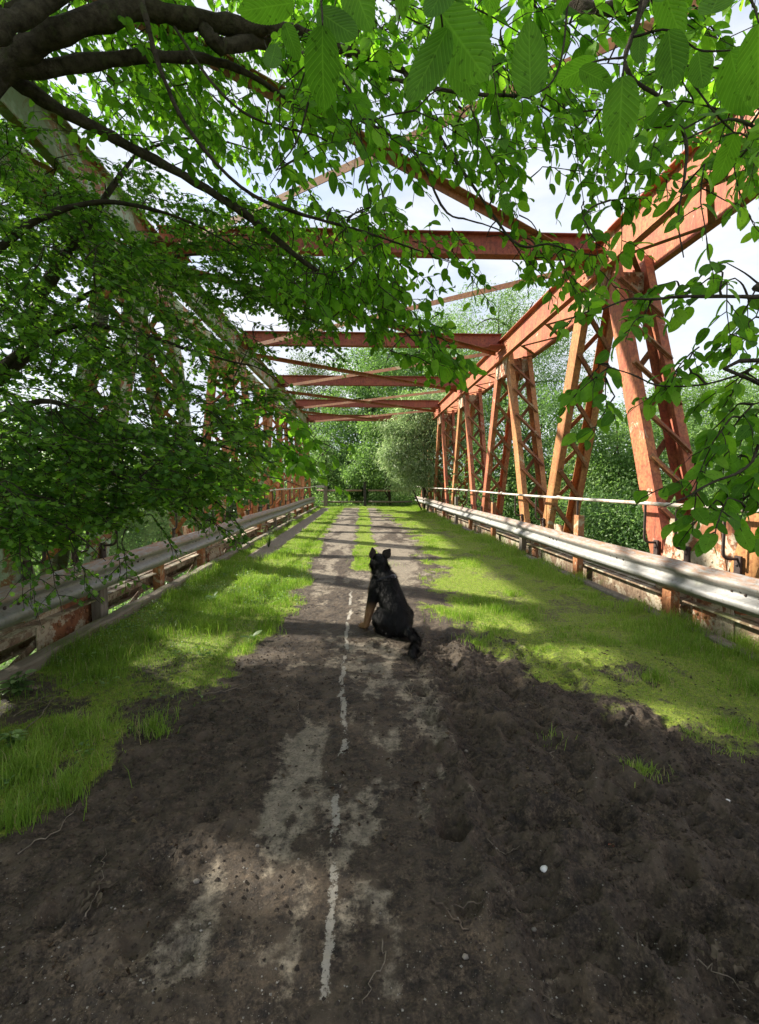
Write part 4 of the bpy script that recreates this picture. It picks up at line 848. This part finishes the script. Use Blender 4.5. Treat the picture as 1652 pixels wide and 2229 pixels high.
# ------------------------------------------------------------------ grass on the deck
def sample(n, x0, x1, y0, y1, thr=.5):
    x = U(x0, x1, n); y = y0+(y1-y0)*rng.random(n); gm = masks(x, y)[0]; k = rng.random(n) < gm*sst(thr-.3, thr+.3, gm+.0); return x[k], y[k], gm[k]
bx, by, bh, bw = [], [], [], []
def addg(x, y, h, w_): bx.append(x); by.append(y); bh.append(h); bw.append(w_)
for y0, y1, dens, wd in ((.4, 2.2, 11000, .0022), (2.2, 4, 9000, .0030), (4, 7, 5200, .0042), (7, 12, 2600, .0065), (12, 27.3, 1100, .011)):
    n = int(dens*(y1-y0)*(DX1-DX0)); x, y, gm = sample(n, DX0-.05, DX1+.05, y0, y1)
    tuft = fbm(x*2.6, y*2.6, 500, 4); left = x < -.45; edge = sst(.55, .05, np.minimum(x-DX0, DX1-x)) if False else 1-sst(.05, .65, np.minimum(x-DX0, DX1-x))
    h = np.where(left, .026+.080*sst(.45, .68, tuft)*(.55+.45*sst(2.5, 4.5, y)), .016+.055*sst(.55, .72, tuft))
    h = h+edge*np.where(left, .03, .11)*sst(.30, .55, tuft)
    h = h*np.where((y > 8) & left, .75, 1)
    h = h*U(.45, 1.25, len(x)); addg(x, y, h, wd*U(.7, 1.2, len(x)))
def tuft_(px, py, n, r, h, w_=.003):
    c = gnd(px, py); a = U(0, 2*math.pi, n); q = np.abs(rng.normal(0, r*.5, n)); addg(c[0]+q*np.cos(a)*1.3, c[1]+q*np.sin(a), h*U(.4, 1.15, n), np.full(n, w_))
for t in ((480, 1250, 500, .35, .16), (600, 1215, 500, .4, .15), (400, 1330, 450, .3, .15), (330, 1390, 400, .3, .14), (560, 1290, 400, .3, .13), (660, 1190, 400, .35, .12), (220, 1470, 350, .28, .14), (1395, 1680, 200, .10, .06), (1085, 1330, 800, .30, .10), (1010, 1345, 600, .28, .09), (1040, 1400, 350, .16, .07), (1145, 1345, 500, .22, .07), (1112, 1297, 170, .09, .11), (1420, 1480, 350, .16, .09), (1200, 1610, 30, .10, .07), (1580, 1590, 120, .12, .05), (1640, 1500, 400, .25, .12), (1620, 1410, 600, .3, .13),
          (1520, 1330, 700, .3, .15), (1290, 1240, 500, .3, .15), (1175, 1195, 400, .3, .14), (60, 1690, 420, .17, .16), (130, 1740, 260, .14, .14), (40, 1800, 160, .10, .13), (330, 1590, 200, .13, .12), (350, 1600, 60, .06, .08), (520, 1310, 800, .35, .16), (450, 1370, 700, .3, .15), (560, 1240, 700, .4, .17), (600, 1340, 250, .2, .08), (820, 1230, 300, .25, .09), (1590, 1640, 60, .12, .04), (790, 1225, 200, .2, .08), (250, 1430, 500, .3, .13), (150, 1600, 350, .2, .13), (1500, 1600, 90, .1, .05)):
    tuft_(*t)
x, y, h, w_ = map(np.concatenate, (bx, by, bh, bw)); n = len(x)
z = height(x, y, False)-.004
az = U(0, 2*math.pi, n); ln = U(.15, .8, n); dx_, dy_ = np.cos(az), np.sin(az)
base = np.stack([x, y, z], 1); lat = np.stack([-dy_, dx_, 0*x], 1); ld = np.stack([dx_, dy_, 0*x], 1)
fc = rng.random(n) < .6; lat[fc] = A(1, 0, 0)+rv(fc.sum())*.25
mid = base+ld*(h*ln*.35)[:, None]+A(0, 0, 1)*(h*.62)[:, None]; tip = base+ld*(h*ln)[:, None]+A(0, 0, 1)*(h*(1.05-.35*ln))[:, None]
hw_ = (w_*.5)[:, None]*lat
V = np.stack([base-hw_, base+hw_, mid+hw_*.75, mid-hw_*.75, tip], 1).reshape(-1, 3); i = np.arange(n)[:, None]*5
yel = fbm(x*1.3, y*1.3, 520, 3); rn = np.clip(U(0, 1, n)*.55+yel*.55-.08+.15*(x > 0)+.10*(y > 6), 0, .93); rn[rng.random(n) < .05] = 1.0
gr_o = build('grass', V, [i+np.array([[0, 1, 2, 3]]), i+np.array([[3, 2, 4]])], GRASS, None, dict(rnd=np.repeat(rn, 5)))
tag(gr_o, 'green grass and moss growing over both sides of the deck', None, None, 'stuff')
# small round leaved weeds low in the left grass
n = 15000; x, y, gm = sample(n, DX0, -.5, 1.2, 8); k = fbm(x*2.1, y*2.1, 540, 3) > .5; x, y = x[k], y[k]; z = height(x, y, False)+U(.005, .06, len(x))
tag(leafmesh('weeds', np.stack([x, y, z], 1), rv(len(x))*A(1, 1, .3), A(0, 0, 1)+rv(len(x))*.4, U(.012, .028, len(x)), T_BROAD, LEAFS, None, True), 'small round leaved weeds low in the grass', None, None, 'stuff')
# bigger weeds by the left kerb and grass edges (things)
def weed(name, label, px, py, n, size, h, mat=LEAFS, upright=.8, z=0.0):
    c = gnd(px, py); a = U(0, 2*math.pi, n); q = U(.0, .4, n)
    o = thing(name, tuple(c), label, 'plant'); mb = MB()
    pos, ax = [], []
    for i in range(n):
        s0 = c+A(math.cos(a[i]), math.sin(a[i]), 0)*.01; e = c+A(math.cos(a[i])*q[i]*h, math.sin(a[i])*q[i]*h, h*U(.25, .9))
        mb.tube(spline([s0, (s0+e)/2+A(0, 0, h*.08), e], 5), .0022, 4); pos.append(e); ax.append(A(math.cos(a[i]), math.sin(a[i]), upright*U(.4, 1.6)))
    mb.build('stem', LEAFS, o); pos, ax = np.array(pos), np.array(ax)
    leafmesh('foliage', pos, ax, np.cross(ax, np.cross(A(0, 0, 1), ax))+rv(n)*.2, size*U(.7, 1.2, n), T_BROAD, mat, o, True)
weed('dock_plant', 'broad leaved dock plant standing up in the left grass', 463, 1312, 8, .085, .10)
weed('dock_plant', 'tall pale dock leaves in left grass nearer the muddy track', 548, 1395, 5, .09, .06)
weed('nettle_plant', 'leafy weed sprouting by the left kerb past the hawthorn', 585, 1190, 30, .07, .5, LEAFS, .3)
weed('nettle_plant', 'small weed growing beside left kerb at the far concrete strip', 625, 1150, 22, .12, .5, LEAFS, .3)
weed('dock_plant', 'broad leaved weed against the right guardrail before the second gusset', 1252, 1212, 10, .16, .22)
weed('dock_plant', 'broad leaved weed in the long grass at the right picture edge', 1632, 1395, 9, .12, .14)
weed('ivy_plant', 'grey green ground weed at the bottom of left kerb', 40, 1515, 40, .055, .16, LEAFS, .2)
weed('ivy_plant', 'pale leaved weed low at the left picture edge', 25, 1625, 16, .05, .08, LEAFS, .2)

# ------------------------------------------------------------------ loose things on the ground
def stick(label, pts, r, mat=TWIG, side=None, name='twig', cat='twig'):
    P = [gnd(a, b) for a, b in pts]
    c = P[len(P)//2]; o = thing(name, tuple(c), label, cat, 'fallen twigs on the track'); mb = MB()
    r = r*.62; Q = spline(P, 16); Q[1:-1, :2] += rng.normal(size=(14, 2))*.006; Q[:, 2] = height(Q[:, 0].copy(), Q[:, 1].copy(), False)+r*1.2+.006*np.sin(np.linspace(0, 3, 16)); Q += (rng.random(Q.shape)-.5)*r*1.4
    mb.tube(Q, np.linspace(r, r*.45, 16), 6)
    if side:
        for t, ex, ey in side:
            b = Q[int(t*15)]; e = gnd(ex, ey); e[2] = height(e[:1].copy(), e[1:2].copy(), False)[0]+r+.01
            mb.tube(spline([b, (b+e)/2+A(0, 0, .012), e], 7), np.linspace(r*.6, r*.25, 7), 5)
    mb.build('stem', mat, o, None, True); return o
stick('thin curved pale twig at the left mud edge pointing to the track', [(432, 1516), (490, 1508), (530, 1500), (560, 1488)], .006, TWIGL)
stick('forked twig lying on the mud a little below the dog tail', [(884, 1490), (895, 1515), (908, 1538)], .006, TWIGL, [(.35, 868, 1496), (.4, 905, 1488)])
stick('short dark stick lying just above the forked twig', [(880, 1470), (905, 1474), (932, 1478)], .008)
stick('hooked little twig on the pale track', [(655, 1522), (648, 1535), (650, 1548)], .005, TWIGL)
stick('long dark stick in the right foreground mud', [(940, 1955), (975, 1992), (1020, 2032)], .007, TWIG)
stick('bent thin twig beside the long dark stick', [(975, 1978), (1040, 1978), (1062, 1998), (1066, 2028)], .004, TWIG)
stick('slender twig along the lower centre of the track', [(832, 2045), (835, 2090), (810, 2140), (790, 2190)], .004, TWIGL)
stick('dark twig between the dog front paw and the white line', [(772, 1337), (795, 1332), (830, 1330)], .007, TWIG, [(.25, 785, 1341)])
stick('short thick twig behind the dog left of its rump', [(808, 1392), (822, 1399)], .010, TWIG)
stick('pale stub of twig close behind the dog', [(840, 1411), (842, 1403)], .008, TWIGL)
stick('dark stick on the pale track left of the tail tip', [(800, 1470), (818, 1475), (838, 1478)], .007)
stick('pale broken stick in right grass edge', [(1362, 1590), (1372, 1580), (1388, 1574)], .013, TWIGL)
stick('long pale twig in the left grass', [(50, 1590), (85, 1565), (110, 1530), (145, 1500)], .006, TWIGL)
stick('longest pale twig lying down left edge of the mud', [(40, 1865), (100, 1830), (150, 1790), (170, 1755)], .005, TWIGL)
stick('thin twig among the left weeds near the kerb', [(30, 1560), (70, 1535), (120, 1512)], .005, TWIGL, [(.6, 110, 1540)])
stick('straight twig in left grass near the moss', [(150, 1500), (220, 1468), (300, 1452)], .005, TWIGL)
stick('curved twig in right mud beside the hoof print', [(1060, 1835), (1100, 1838), (1140, 1825)], .004, TWIGL)
stick('vertical twig in the right mud below the tuft', [(1200, 1635), (1205, 1665)], .005, TWIGL)
stick('small dark twig left of the track in shade', [(690, 1810), (740, 1800)], .005)
stick('small twig right of the dog in the mud', [(975, 1400), (1000, 1412), (1015, 1425)], .005)
stick('dark stick across the far bare patch behind left grass', [(600, 1345), (625, 1338), (650, 1340)], .005)
T_DRY = leaf_broad([.1, .3, .55, .8], .9, .35); T_DRY[0][:, 1] *= .55; T_DRY[0][:, 2] += .12*np.sin(T_DRY[0][:, 0]*9)
def dryplant(label, pts, leaves, mat=DRYLEAF):
    o = stick(label, pts, .004, TWIGL, None, 'withered_shoot', 'withered shoot'); o['group'] = 'withered shoots on the mud'
    pos = np.array([gnd(a, b) for a, b, _, _ in leaves]); tip = np.array([gnd(c_, d_) for _, _, c_, d_ in leaves]); 
    for a in (pos, tip): a[:, 2] = height(a[:, 0].copy(), a[:, 1].copy(), False)+.012
    tip[:, 2] += U(0, .02, len(tip))
    leafmesh('foliage', pos, tip-pos, A(0, 0, 1)+rv(len(pos))*1.0, np.linalg.norm(tip-pos, axis=1)*U(.4, .75, len(pos)), T_DRY, mat, o, False)
dryplant('withered leafy shoot lying in the left foreground mud', [(185, 2000), (210, 1955), (222, 1915), (230, 1845)], [(222, 1905, 195, 1920), (222, 1900, 250, 1918), (215, 1935, 180, 1968), (218, 1930, 258, 1950), (205, 1960, 160, 1990), (210, 1960, 225, 1990), (200, 1980, 150, 2010)])
dryplant('flattened bunch of withered leaves at the lower right edge', [(1500, 2090), (1560, 2120), (1640, 2170)], [(1530, 2095, 1500, 2060), (1560, 2110, 1600, 2070), (1580, 2120, 1540, 2150), (1600, 2130, 1650, 2100), (1560, 2100, 1585, 2140), (1620, 2140, 1600, 2180), (1540, 2080, 1590, 2050), (1640, 2150, 1670, 2120)])
dryplant('pale shredded leaf in the right foreground', [(1385, 2060), (1400, 2080), (1412, 2100)], [(1392, 2062, 1402, 2045), (1396, 2070, 1415, 2100), (1390, 2065, 1380, 2050)])
def blob(name, label, cat, px, py, r, mat, flat=.6, group=None):
    c = gnd(px, py); c[2] = height(c[:1].copy(), c[1:2].copy(), False)[0]+r*flat*.4
    V, Fc = [], []; nu, nv = 12, 7
    for j in range(nv):
        ph = math.pi*(j+.02)/(nv-1+.04)
        for i in range(nu):
            th_ = 2*math.pi*i/nu; d = A(math.sin(ph)*math.cos(th_), math.sin(ph)*math.sin(th_), math.cos(ph)); f = 1+.35*(fbm(A(d[0]*2+px), A(d[1]*2+d[2]+py), 600, 2)[0]-.5)
            V.append(c+d*r*f*A(1, .8, flat))
    for j in range(nv-1):
        for i in range(nu): Fc.append((j*nu+i, (j+1)*nu+i, (j+1)*nu+(i+1) % nu, j*nu+(i+1) % nu))
    return tag(build(name, V, [Fc, [list(range(nu)), [(nv-1)*nu+i for i in range(nu)][::-1]]], mat, None, None, True), label, cat, group)
blob('bottle_cap', 'white round cap lying on the mud at right', 'cap', 1583, 1742, .016, WHITE, .35)
blob('plastic_scrap', 'small salmon pink scrap on dark mud', 'scrap', 1331, 1822, .013, ORANGE, .3)
blob('paper_scrap', 'crumpled whitish paper scrap on the mud below the pink scrap', 'scrap', 1186, 1890, .018, WHITE, .6)
STONED = mat_simple('muddy stone', (.10, .088, .072), (.26, .235, .20), 25, .85, .3)
SG = 'loose stones on the muddy track'
for px, py, r, lab in ((427, 1917, .020, 'pale fist sized stone in the left foreground mud'), (1013, 2090, .016, 'light stone by the long dark stick'), (1110, 1545, .02, 'grey stone half sunk in mud right of the dog'), (1015, 1628, .016, 'grey stone on the right edge of the pale strip'), (1162, 2012, .014, 'pale stone under the paper scrap'), (625, 1495, .012, 'white pebble near the curved twig'), (560, 1840, .014, 'brown stone at the top of the left sunlit patch')):
    blob('stone', lab, 'stone', px, py, r*.62, STONED, .6, SG)
# grit
n = 2600; pxs = U(0, 1652, n); pys = 1480+750*U(0, 1, n)**.8; P = np.array([gnd(a, b) for a, b in zip(pxs, pys)]); k = (np.abs(P[:, 0]) < 2.2) & (masks(P[:, 0], P[:, 1])[0] < .4); P = P[k]
dn = fbm(P[:, 0]*1.7, P[:, 1]*1.7, 700, 3); P = P[rng.random(len(P)) < sst(.35, .65, dn)+.15]; n = len(P); P[:, 2] = height(P[:, 0].copy(), P[:, 1].copy(), True)+.001
OCT = np.array([(1, 0, 0), (-1, 0, 0), (0, 1, 0), (0, -1, 0), (0, 0, 1), (0, 0, -1)], float); OF = np.array([(0, 2, 4), (2, 1, 4), (1, 3, 4), (3, 0, 4), (2, 0, 5), (1, 2, 5), (3, 1, 5), (0, 3, 5)])
s_ = (.0012+.0042*rng.random(n)**5)[:, None, None]*U(.6, 1.2, (n, 6, 1)); ang = U(0, 6.3, n)
R2 = np.stack([np.stack([np.cos(ang), -np.sin(ang), 0*ang], 1), np.stack([np.sin(ang), np.cos(ang), 0*ang], 1), np.stack([0*ang, 0*ang, 0*ang+.7], 1)], 1)
V = P[:, None]+np.einsum('nij,kj->nki', R2, OCT)*s_
tag(build('gravel', V.reshape(-1, 3), [(OF[None]+np.arange(n)[:, None, None]*6).reshape(-1, 3)], STONE), 'small pale grit scattered over the mud', None, None, 'stuff')
# broken leaf litter
n = 2600; x = U(-2.2, 2.9, n); y = .9+4.5*U(0, 1, n)**1.3; k = rng.random(n) < sst(.42, .6, fbm(x*1.4, y*1.4, 720, 3))+.5*(x < -.6); x, y = x[k], y[k]; n = len(x)
tag(leafmesh('leaf_litter', np.stack([x, y, height(x, y, True)+.004], 1), rv(n)*A(1, 1, .25), A(0, 0, 1)+rv(n)*.6, U(.008, .03, n), T_DRY, mat_leaf('brown leaf litter', [(0, (.03, .02, .012)), (.7, (.09, .06, .035)), (1, (.22, .17, .10))], (1, 1, 1), .15)), 'small broken brown leaves scattered on the soil', None, None, 'stuff')
# crumbs of soil
n = 70000; x = U(-1.6, 2.8, n); y = 1.0+3.2*U(0, 1, n)**1.2; gm, co, li, mu, ro = masks(x, y); k = rng.random(n) < mu*(.25+.75*ro); x, y = x[k], y[k]; n = len(x); P = np.stack([x, y, height(x, y, True)+.002], 1)
s_ = (.0015+.010*rng.random(n)**4.5)[:, None, None]*U(.5, 1.2, (n, 6, 1)); ang = U(0, 6.3, n)
R2 = np.stack([np.stack([np.cos(ang), -np.sin(ang), 0*ang], 1), np.stack([np.sin(ang), np.cos(ang), 0*ang], 1), np.stack([0*ang, 0*ang, 0*ang+.8], 1)], 1)
V = P[:, None]+np.einsum('nij,kj->nki', R2, OCT)*s_
CRUMB = mat_simple('crumbled soil', (.022, .017, .013), (.075, .058, .043), 30, .95, .5)
tag(build('soil_crumbs', V.reshape(-1, 3), [(OF[None]+np.arange(n)[:, None, None]*6).reshape(-1, 3)], CRUMB), 'crumbled soil strewn over the rutted mud', None, None, 'stuff')

# ------------------------------------------------------------------ dog
DO = gnd(868, 1384); TH = math.radians(33)
fw = A(-math.sin(TH), math.cos(TH), 0); lf = A(-math.cos(TH), -math.sin(TH), 0)
def dl(f, l, z): return DO+fw*f+lf*l+A(0, 0, z)
dog = thing('dog', (DO[0], DO[1], 0), 'black and tan shepherd dog sitting on the track seen from behind', 'dog')
mb = MB()
def ball(p, r, axes=None):
    nu, nv = 16, 10; V = []
    ax = axes if axes is not None else np.eye(3)
    r = np.broadcast_to(np.asarray(r, float), (3,))
    for j in range(nv):
        ph = math.pi*(j+.05)/(nv-1+.1)
        for i in range(nu):
            t = 2*math.pi*i/nu; d = A(math.sin(ph)*math.cos(t), math.sin(ph)*math.sin(t), math.cos(ph))*r; V.append(np.asarray(p)+ax.T@d)
    f = [(j*nu+i, (j+1)*nu+i, (j+1)*nu+(i+1) % nu, j*nu+(i+1) % nu) for j in range(nv-1) for i in range(nu)]
    mb.add(V, [f, [list(range(nu))[::-1], [(nv-1)*nu+i for i in range(nu)]]])
def chain(pts, n=14):
    pts = np.array(pts, float); S = spline(pts[:, :3], n); R = np.interp(np.linspace(0, 1, n), np.linspace(0, 1, len(pts)), pts[:, 3])
    P = np.array([dl(*q) for q in S]); mb.tube(P, R, 16); ball(P[0], R[0]); ball(P[-1], R[-1])
DAX = np.array([fw, lf, A(0, 0, 1)])
chain([(-.02, 0, .11, .105), (.05, 0, .22, .126), (.13, 0, .34, .118), (.20, 0, .44, .110), (.25, 0, .50, .10), (.275, .005, .56, .082), (.29, .012, .61, .072)], 22)
ball(dl(.19, 0, .40), (.12, .125, .15), DAX); ball(dl(.02, 0, .13), (.135, .142, .125), DAX)
hd = nrm(A(-.16, 1, 0)); hl = nrm(np.cross(A(0, 0, 1), hd)); HC = dl(.30, .012, .640); HAX = np.array([hd, hl, A(0, 0, 1)])
ball(HC, (.088, .084, .083), HAX); ball(HC+hd*.055-A(0, 0, .012), (.07, .064, .06), HAX)
def hp_(f, l, z): return HC+hd*f+hl*l+A(0, 0, z)
for a, b, r0, r1 in ((.06, .17, .046, .030),):
    Q = spline([hp_(a, 0, -.02), hp_((a+b)/2, 0, -.028), hp_(b, 0, -.034)], 7); mb.tube(Q, np.linspace(r0, r1, 7), 12); ball(Q[-1], r1*.95)
ball(hp_(.035, .045, -.035), .035); ball(hp_(.035, -.045, -.035), .035)
for sg in (1, -1):      # hind legs folded, front legs straight
    ball(dl(.09, sg*.096, .145), (.135, .070, .130), DAX)
    chain([(.06, sg*.11, .17, .085), (.14, sg*.12, .16, .062), (.17, sg*.12, .11, .05)], 8)
    chain([(.02, sg*.09, .06, .045), (.10, sg*.10, .040, .033), (.18, sg*.10, .032, .032), (.22, sg*.10, .026, .026)], 9)
    chain([(.235, sg*.070, .46, .074), (.250, sg*.095, .36, .062), (.275, sg*.118, .25, .046), (.31, sg*.128, .13, .035), (.335, sg*.132, .055, .032), (.36, sg*.135, .034, .034), (.40, sg*.14, .028, .029)], 16)
    for q in (-.016, 0, .016): ball(dl(.418, sg*.14+q, .020), (.024, .010, .016), DAX)
# tail
TP = [(*dl(-.02, -.03, .10), .05), (*gnd(888, 1374, .085), .042), (*gnd(899, 1384, .055), .034), (*gnd(905, 1395, .042), .031), (*gnd(905, 1405, .040), .031), (*gnd(899, 1414, .038), .030), (*gnd(896, 1421, .032), .027), (*gnd(899, 1427, .022), .018)]
TS = spline(np.array(TP)[:, :3], 20); mb.tube(TS, np.interp(np.linspace(0, 1, 20), np.linspace(0, 1, 8), [q[3] for q in TP]), 14); ball(TS[-1], .024)
raw = mb.build('body', None); mo = raw.modifiers.new('r', 'REMESH'); mo.mode = 'VOXEL'; mo.voxel_size = .0075
sm = raw.modifiers.new('s', 'SMOOTH'); sm.iterations = 7; sm.factor = .5
dg_ = bpy.context.evaluated_depsgraph_get(); dg_.update(); em = bpy.data.meshes.new_from_object(raw.evaluated_get(dg_)); bpy.data.objects.remove(raw)
nv = len(em.vertices); BV = np.zeros(nv*3, np.float32); em.vertices.foreach_get('co', BV); BV = BV.reshape(-1, 3).astype(float)
BN = np.zeros(nv*3, np.float32); em.vertices.foreach_get('normal', BN); BN = BN.reshape(-1, 3).astype(float)
fl = [tuple(p.vertices) for p in em.polygons]
fq = np.array([f for f in fl if len(f) == 4]); ft = np.array([f for f in fl if len(f) == 3]).reshape(-1, 3)
def loc(P): Q = P-DO; return Q@fw, Q@lf, P[:, 2]-DO[2]
def tanmask(P, N):
    f, l, z = loc(P); d = np.hypot(f-.30, np.abs(l)-.105)
    leg = sst(.335, .24, z)*sst(.175, .205, f+.2*(z-.15)) if False else (1-sst(.17, .31, z))*sst(.195, .225, f+.0*z)
    chest = sst(.235, .30, f)*sst(.2, .3, z)*(1-sst(.50, .56, z))*sst(.2, .6, N@fw)
    foot = (1-sst(.05, .075, z))*sst(.25, .29, f)
    H = P-HC; cheek = sst(.02, .06, H@hd)*(1-sst(-.03, .0, H[:, 2]))*sst(.035, .05, np.abs(H@hl))*(z > .55)
    return np.clip(np.maximum.reduce([leg, chest, foot, cheek]), 0, 1)
m, nt = newmat('black and tan coat'); g = NT(nt)
n1 = g.noise(60, 4, .6, g.mapv(g.obj(), (1, 1, .3)))
blk = g.mix(n1, (.0022, .0022, .0025), (.008, .0075, .008)); tn = g.mix(n1, (.26, .13, .055), (.48, .29, .15))
g.out(g.principled(g.mix(g.attr('tan'), blk, tn), .55, None, .26)); COAT = m
body = build('body', BV, [f for f in (fq, ft) if len(f)], COAT, dog, dict(tan=tanmask(BV, BN)), True)
# ears
def ear(sg):
    V = []; rows = 9
    b = hp_(-.005, sg*.052, .052); tipv = nrm(A(0, 0, 1)+hl*(.22 if sg > 0 else -.75)-hd*.15); front = nrm(hd*.8+hl*sg*.5)
    sd = nrm(np.cross(tipv, front))
    for j in range(rows):
        t = j/(rows-1); wv = .036*(1-t**3.6)*(.8+.4*math.sin(math.pi*min(1, t*1.3)))+.0035; tt = t
        for k in range(9):
            a = -1+2*k/8; V.append(b+tipv*.100*tt+sd*wv*a+front*(.020*(a*a)*(1-t)-.004))
    V = np.array(V); i = np.arange(rows*9).reshape(rows, 9); q = np.stack([i[:-1, :-1], i[:-1, 1:], i[1:, 1:], i[1:, :-1]], -1).reshape(-1, 4)
    N = len(V); V2 = np.concatenate([V, V-front*.007]); ed = []
    for k in range(8): ed += [(i[0, k], i[0, k+1], i[0, k+1]+N, i[0, k]+N), (i[-1, k], i[-1, k+1], i[-1, k+1]+N, i[-1, k]+N)]
    for j in range(rows-1): ed += [(i[j, 0], i[j+1, 0], i[j+1, 0]+N, i[j, 0]+N), (i[j, -1], i[j+1, -1], i[j+1, -1]+N, i[j, -1]+N)]
    build('ear', V2, [q, (q+N)[:, ::-1], ed], EARM, dog, None, True)
EARM = mat_simple('dark ear fur', (.014, .012, .012), (.055, .038, .030), 50, .85, .4)
ear(1); ear(-1)
for sg in (1, -1):
    mb = MB(); ball(hp_(.092, sg*.036, .014), .011); mb.build('eye', mat_simple('dark eye', (.01, .006, .004), (.02, .012, .008), 9, .15, 0), dog, None, True)
mb = MB(); ball(hp_(.198, 0, -.030), (.014, .016, .012), HAX); mb.build('nose', EARM, dog, None, True)
# fur: tapered strands following the coat
tri = np.concatenate([fq[:, [0, 1, 2]], fq[:, [0, 2, 3]]]+([ft] if len(ft) else [])); a_, b_, c_ = BV[tri[:, 0]], BV[tri[:, 1]], BV[tri[:, 2]]
ar = np.linalg.norm(np.cross(b_-a_, c_-a_), axis=1); n = 52000; ti = rng.choice(len(tri), n, p=ar/ar.sum()); u, v_ = rng.random(n), rng.random(n); fl_ = u+v_ > 1; u[fl_] = 1-u[fl_]; v_[fl_] = 1-v_[fl_]
P = a_[ti]+u[:, None]*(b_-a_)[ti]+v_[:, None]*(c_-a_)[ti]; N = nrm(BN[tri[ti, 0]])
f, l, z = loc(P); H = P-HC; onhead = np.linalg.norm(H*A(1, 1, 1), axis=1) < .12
flow = A(0, 0, -1)-fw*.35; FD = np.where(onhead[:, None], -hd*1.0+A(0, 0, -.3), flow)
tail = (np.min(((P[:, None]-TS[None, 4:])**2).sum(-1), 1) < .0032) & (z < .12); tp = sst(-.1, -.3, f)[:, None] if False else None
FD = np.where(tail[:, None], A(.25, -1, -.3), FD)
FD = FD-N*(FD*N).sum(1, keepdims=True); CN = np.stack([fbm(P[:, 0]*34+P[:, 2]*9+k*7, P[:, 2]*22+P[:, 1]*30+k*3, 800+k, 3)-.5 for k in range(3)], 1)
FD = nrm(FD+rv(n)*.18+CN*1.1)
ruff = sst(.48, .56, z)*(1-sst(.60, .66, z))
legs = (f > .2) & (z < .36)
Lh = np.where(onhead, .014, np.where(legs, .010, .026))+ruff*.022+np.where(tail, .014, 0)
Lh = Lh*U(.6, 1.3, n); lift = np.where(onhead | legs, .25, .38)+ruff*.25
dirv = nrm(FD+N*lift[:, None]); sdv = nrm(np.cross(dirv, N+rv(n)*.2)); wd = .0011
curl = A(0, 0, -.25)
p1 = P+dirv*(Lh*.55)[:, None]; p2 = P+(dirv*.9+FD*.25+curl*.25)*Lh[:, None]
V = np.stack([P-sdv*wd-N*.002, P+sdv*wd-N*.002, p1+sdv*wd*.7, p1-sdv*wd*.7, p2], 1).reshape(-1, 3); i = np.arange(n)[:, None]*5
tag(build('fur', V, [i+np.array([[0, 1, 2, 3]]), i+np.array([[3, 2, 4]])], COAT, dog, dict(tan=np.repeat(tanmask(P, N), 5))), None, None, None, 'stuff')
# harness
mb = MB()
def ring(c, nn, ra, rb, wdt, th_):
    nn = nrm(nn); e1 = nrm(np.cross(nn, lf)); e2 = np.cross(nn, e1); V = []; k = 40
    for q in range(k):
        t = 2*math.pi*q/k; d = e1*math.cos(t)*ra+e2*math.sin(t)*rb; o_ = nrm(d)
        for aa, bb in ((-1, 0), (1, 0), (1, 1), (-1, 1)): V.append(c+d+nn*aa*wdt/2+o_*bb*th_)
    i = np.arange(k*4).reshape(k, 4); j = np.roll(i, -1, 0)
    mb.add(V, [np.concatenate([np.stack([i[:, a], i[:, (a+1) % 4], j[:, (a+1) % 4], j[:, a]], 1) for a in range(4)])])
ring(dl(.232, 0, .47), fw*.5+A(0, 0, .86), .128, .122, .018, .004)
STRAP = mat_simple('black webbing', (.012, .012, .016), (.03, .03, .038), 40, .5, .3)
hs_ = mb.build('harness', STRAP, dog)
mb = MB(); bp = dl(.13, -.03, .525)
mb.obox(bp, lf*.028, nrm(fw*.5+A(0, 0, .86))*.018, nrm(-fw*.86+A(0, 0, .5))*.006)
mb.build('buckle', mat_simple('grey metal buckle', (.15, .15, .16), (.3, .3, .31), 10, .35, .1, spec=.6), hs_)
